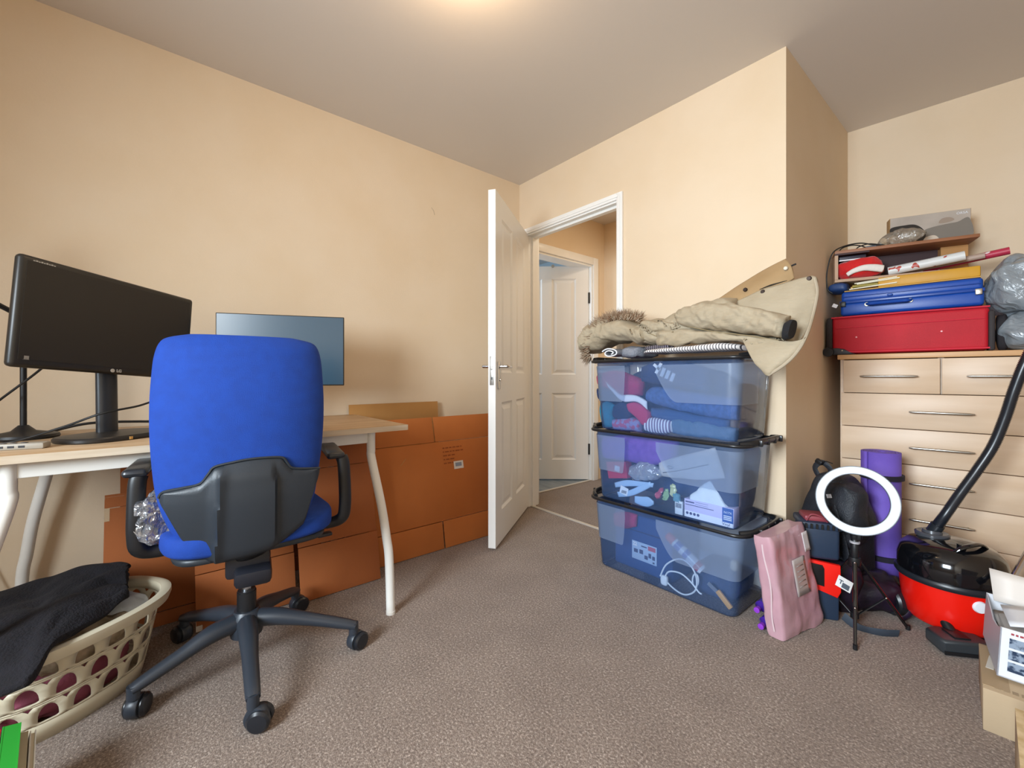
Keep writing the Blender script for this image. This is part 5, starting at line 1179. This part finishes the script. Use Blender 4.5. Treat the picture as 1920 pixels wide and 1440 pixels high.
b = MB(); b.box((0, 0, 0), (.05, .04, .0015), bev=.0005); b.build('card', mat('label_white', 'd9dcdf', .4), lt)
b = MB(); b.box((.006, -.007, .001), (.024, .018, .001)); b.box((-.012, .006, .001), (.014, .003, .001)); b.box((-.012, .0, .001), (.003, .014, .001)); b.build('label_print', mat('print_slate', '4a5664', .5), lt)
tag(place(MB().soft((0, 0, 0), (.07, .05, .04), e=.6, amp=.01, seed=3).build('red_cloth', mat('dark_red_cloth', 'a03048', .8), ang=180), (2.155, .235, .10)), 'small dark red cloth between yoga mat and vacuum cleaner', 'cloth')
# vacuum cleaner
M_vr = mat('bright_red_body', 'ee1a0c', .3, coat=.3); M_vb = mat('gloss_black_dome', '0d0e12', .12, coat=.6); M_vg = mat('graphite_band', '20242a', .35)
VC = V((2.255, .215, 0))
vc = thing('vacuum_cleaner', 'red and black round cylinder vacuum cleaner by the chest of drawers', 'vacuum cleaner', VC, math.radians(-40))
b = MB(); b.lathe([(.01, .035), (.118, .035), (.130, .05), (.140, .10), (.146, .165), (.148, .192), (.01, .192)], seg=56); b.build('red_drum', M_vr, vc)
b = MB(); b.lathe([(.146, .190), (.157, .192), (.161, .198), (.161, .208), (.157, .215), (.140, .217)], seg=56); b.build('bumper_band', M_vg, vc)
b = MB(); b.lathe([(.153, .216), (.155, .235), (.153, .268), (.144, .297), (.122, .320), (.08, .334), (.001, .340)], seg=56)
b.build('dome', M_vb, vc)
b = MB()
for i in range(14): a = 3.5 + i * .035; b.box((.151 * math.cos(a), .151 * math.sin(a), .243), (.006, .002, .03), rot=(0, 0, a))
b.build('vent_ribs', M_vg, vc)
b = MB(); b.lathe([(.05, .332), (.052, .345), (.046, .349), (.03, .347), (.028, .357), (.001, .357)], c=(-.055, -.015, 0), seg=36); b.build('hose_socket', mat('grey_socket', '4a4c52', .25), vc)
b = MB(); b.tube([(.075, -.07, .318), (.09, -.04, .345), (.085, .02, .352), (.06, .07, .33)], [(.008, .005), (.011, .006), (.011, .006), (.008, .005)], seg=12, sm=5, flat=(0, 0, 1)); b.cyl((.07, -.03, .31), (.07, -.03, .348), .013, seg=18); b.build('carry_handle', M_vb, vc)
for sy in (-1, 1):
    b = MB(); b.lathe([(.01, -.022), (.05, -.022), (.055, -.012), (.055, .012), (.048, .02), (.02, .022), (.01, .018)], M=Matrix.Translation((-.10 if sy > 0 else -.10, sy * .128, .055)) @ Matrix.Rotation(-sy * PI / 2, 4, 'X'), seg=32); b.build('rear_wheel', M_vg, vc)
b = MB(); b.cyl((.10, 0, .018), (.10, .02, .018), .018, seg=18); b.bb((.085, -.004, .03), (.115, .024, .04)); b.build('front_caster', M_black, vc)
b = MB(); c0 = at_y(1833, 1124, .0); aa = 0
cdir = (at_d(1834, 1124, 1.50) - VC); cdir.z = 0; cdir.normalize(); cl = Matrix.Rotation(math.radians(40), 3, 'Z') @ cdir
Mq = Matrix.Translation(cl * .1475 + V((0, 0, .155))) @ cl.to_track_quat('Z', 'Y').to_matrix().to_4x4()
b.lathe([(.001, .006), (.018, .005), (.021, 0), (.021, -.01)], M=Mq, seg=28); b.build('round_white_cap', mat('cap_white', 'eef2f8', .3), vc)
# hose
hp = [at_d(1748, 995, 1.66), at_d(1772, 966, 1.655), at_d(1800, 926, 1.645), at_d(1832, 882, 1.63), at_d(1862, 836, 1.61), at_d(1884, 784, 1.59), at_d(1902, 730, 1.57), at_d(1924, 676, 1.55), at_d(1960, 610, 1.53), at_d(2010, 560, 1.50)]
hp[0] = VC + Matrix.Rotation(math.radians(-40), 3, 'Z') @ V((-.055, -.015, .345))
hs = thing('vacuum_hose', 'ribbed black hose rising from the vacuum cleaner past the chest of drawers', 'hose', (0, 0, 0))
P = catmull(hp, 40); n_ = len(P)
b = MB(); b.tube(P, [.0165 + .0018 * math.cos(i * PI) for i in range(n_)], seg=20); b.build('ribbed_tube', mat('hose_black', '1b1f27', .3), hs, ang=180)
b = MB(); b.tube(P[:22], .0215, seg=22); b.build('hose_cuff', M_vg, hs)
# chrome wand
wd_ = thing('vacuum_wand', 'chrome vacuum tube leaning behind the white carton, right edge', 'vacuum tube', (0, 0, 0))
w0, w1 = at_d(1893, 1108, 1.42), at_d(1975, 960, 1.50)
b = MB(); b.tube([w0, w0.lerp(w1, .5), w1], .0155, seg=24); b.build('chrome_tube', M_chrome, wd_)
b = MB(); b.tube([w0 - (w1 - w0).normalized() * .03, w0 + (w1 - w0).normalized() * .006], .019, seg=24); b.build('tube_collar', M_vg, wd_)
# floor tool
ft = thing('floor_tool', 'dark grey vacuum floor head on the carpet in front of the vacuum cleaner', 'vacuum head', (2.285, .05, 0), math.radians(38))
b = MB(); b.prism([(-.068, -.05), (.068, -.05), (.075, -.03), (.07, .04), (.04, .055), (-.04, .055), (-.07, .04), (-.075, -.03)], lambda u, v, w_: V((u, v, w_)), .003, .05, bev=.012, seg=3); b.build('head_body', mat('graphite_plastic', '33383c', .4), ft, ang=50)
b = MB(); b.bb((-.07, -.0525, .006), (.07, -.048, .018)); b.bb((-.028, -.03, .052), (.02, .03, .058), bev=.002); b.build('pedal', M_black, ft)
b = MB(); b.tube([(0, .02, .04), (0, .07, .08)], .016, seg=18); b.build('neck', M_black, ft)
# cartons at the right edge
M_cc = mat('pale_carton', 'b8a284', .8, c2='ad9678', ns=3, bump=.04, bs=150)
cb1 = thing('cardboard_box', 'low beige cardboard box on the carpet at the right edge', 'box', (2.362, -.385, 0), math.radians(4))
b = MB(); b.bb((0, 0, 0), (.42, .28, .1145), bev=.002); b.build('carton', M_cc, cb1)
b = MB(); b.bb((-.0006, .02, .1145), (.05, .27, .1155)); b.build('flap_edge', mat('carton_edge', 'a68f70', .8), cb1)
b = MB(); b.box((.022, .165, .1162), (.016, .085, .001), rot=(0, 0, -.12)); b.build('paper_strip', mat('strip_white', 'd0ccc2', .5), cb1)
b = MB()
for i in range(6): b.bb((.022 + .016 * i, .018, .1146), (.033 + .016 * i, .034, .1152))
b.build('printed_letters', mat('carton_print', '9a866a', .8), cb1)
wb = thing('picture_box', 'open white carton printed with small pictures, on the beige box', 'box', (2.385, -.31, .1265), (0, math.radians(3), math.radians(8)))
M_wcd = mat('white_carton', 'dfe2e8', .4); M_wci = mat('carton_inside_grey', 'a9a6a4', .7)
WX, WY, WZ = .20, .255, .138
b = MB()
b.bb((0, 0, 0), (WX, .003, WZ)); b.bb((0, WY - .003, 0), (WX, WY, WZ)); b.bb((WX - .003, 0, 0), (WX, WY, WZ)); b.bb((0, 0, 0), (WX, WY, .003)); b.build('carton', M_wcd, wb)
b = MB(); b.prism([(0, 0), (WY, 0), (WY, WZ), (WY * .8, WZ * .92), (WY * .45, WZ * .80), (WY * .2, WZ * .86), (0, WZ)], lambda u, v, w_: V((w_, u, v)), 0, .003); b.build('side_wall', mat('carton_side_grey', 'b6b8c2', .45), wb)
b = MB()
for r_ in range(3):
    for c_ in range(2):
        b.bb((.018 + .05 * c_, -.0014, .088 - .033 * r_), (.060 + .05 * c_, 0, .114 - .033 * r_), mi=(0 if c_ == 0 else 1))
b.build('printed_pictures', [mat('print_dark_blue', '2b3c55', .4, c2='8c9cb0', ns=60, ramp=(.45, .55)), mat('print_sea_blue', '3a6f92', .4, c2='2a5470', ns=40)], wb)
b = MB(); 
random.seed(4); x = .02
while x < .12:
    q = random.uniform(.004, .010); b.bb((x, -.0014, .124), (x + q, 0, .129)); x += q + .003
b.build('printed_heading', mat('print_red', 'a04048', .5), wb)
for nm, P, m in (('top_flap', [(.01, .20, WZ), (.19, .20, WZ), (.20, .235, WZ + .075), (.0, .24, WZ + .085)], mat('flap_cream', 'd6cfc8', .5)), ('side_flap', [(.02, .02, WZ + .002), (.02, .17, WZ + .002), (.13, .16, WZ + .032), (.12, .04, WZ + .026)], M_wcd), ('inner_sheet', [(.01, .05, WZ - .04), (.01, .2, WZ - .03), (.15, .2, WZ - .01), (.14, .06, WZ - .03)], M_wci)):
    b = MB(); v = [V(p) for p in P]; b.grid(lambda s_, t_: v[0].lerp(v[1], s_).lerp(v[3].lerp(v[2], s_), t_), 4, 4); b.build(nm, m, wb, solid=.0025)
b = MB(); b.box((.11, .222, WZ + .055), (.03, .003, .012), rot=(-.4, .05, 0)); b.build('red_print', mat('print_pale_red', 'b98a88', .5), wb)
b = MB(); b.box((.075, .10, .06), (.12, .16, .11), bev=.01); b.build('grey_insert', M_wci, wb)
cb2 = thing('cardboard_box', 'corner of a pale cardboard box at the bottom right of the picture', 'box', (2.432, -.95, 0), math.radians(2))
b = MB(); b.bb((0, 0, 0), (.3, .345, .20), bev=.002); b.build('carton', M_cc, cb2)
b = MB(); b.bb((0, .333, .2005), (.3, .345, .203)); b.bb((0, 0, .2005), (.012, .3325, .203)); b.build('flap_edge', mat('torn_edge', 'd2bc96', .8, c2='b59a70', ns=30), cb2)
# ceiling lamp fitting just above the picture
cl_ = thing('ceiling_lamp', 'round ceiling lamp fitting in the middle of the ceiling', 'lamp', (1.25, -1.33, 2.4))
b = MB(); b.lathe([(.001, 0), (.05, 0), (.05, -.015), (.012, -.03), (.012, -.05), (.001, -.05)], seg=30); b.build('ceiling_rose', M_white, cl_)
for o in bpy.data.objects:
    if o.parent and 'category' in o: del o['category']
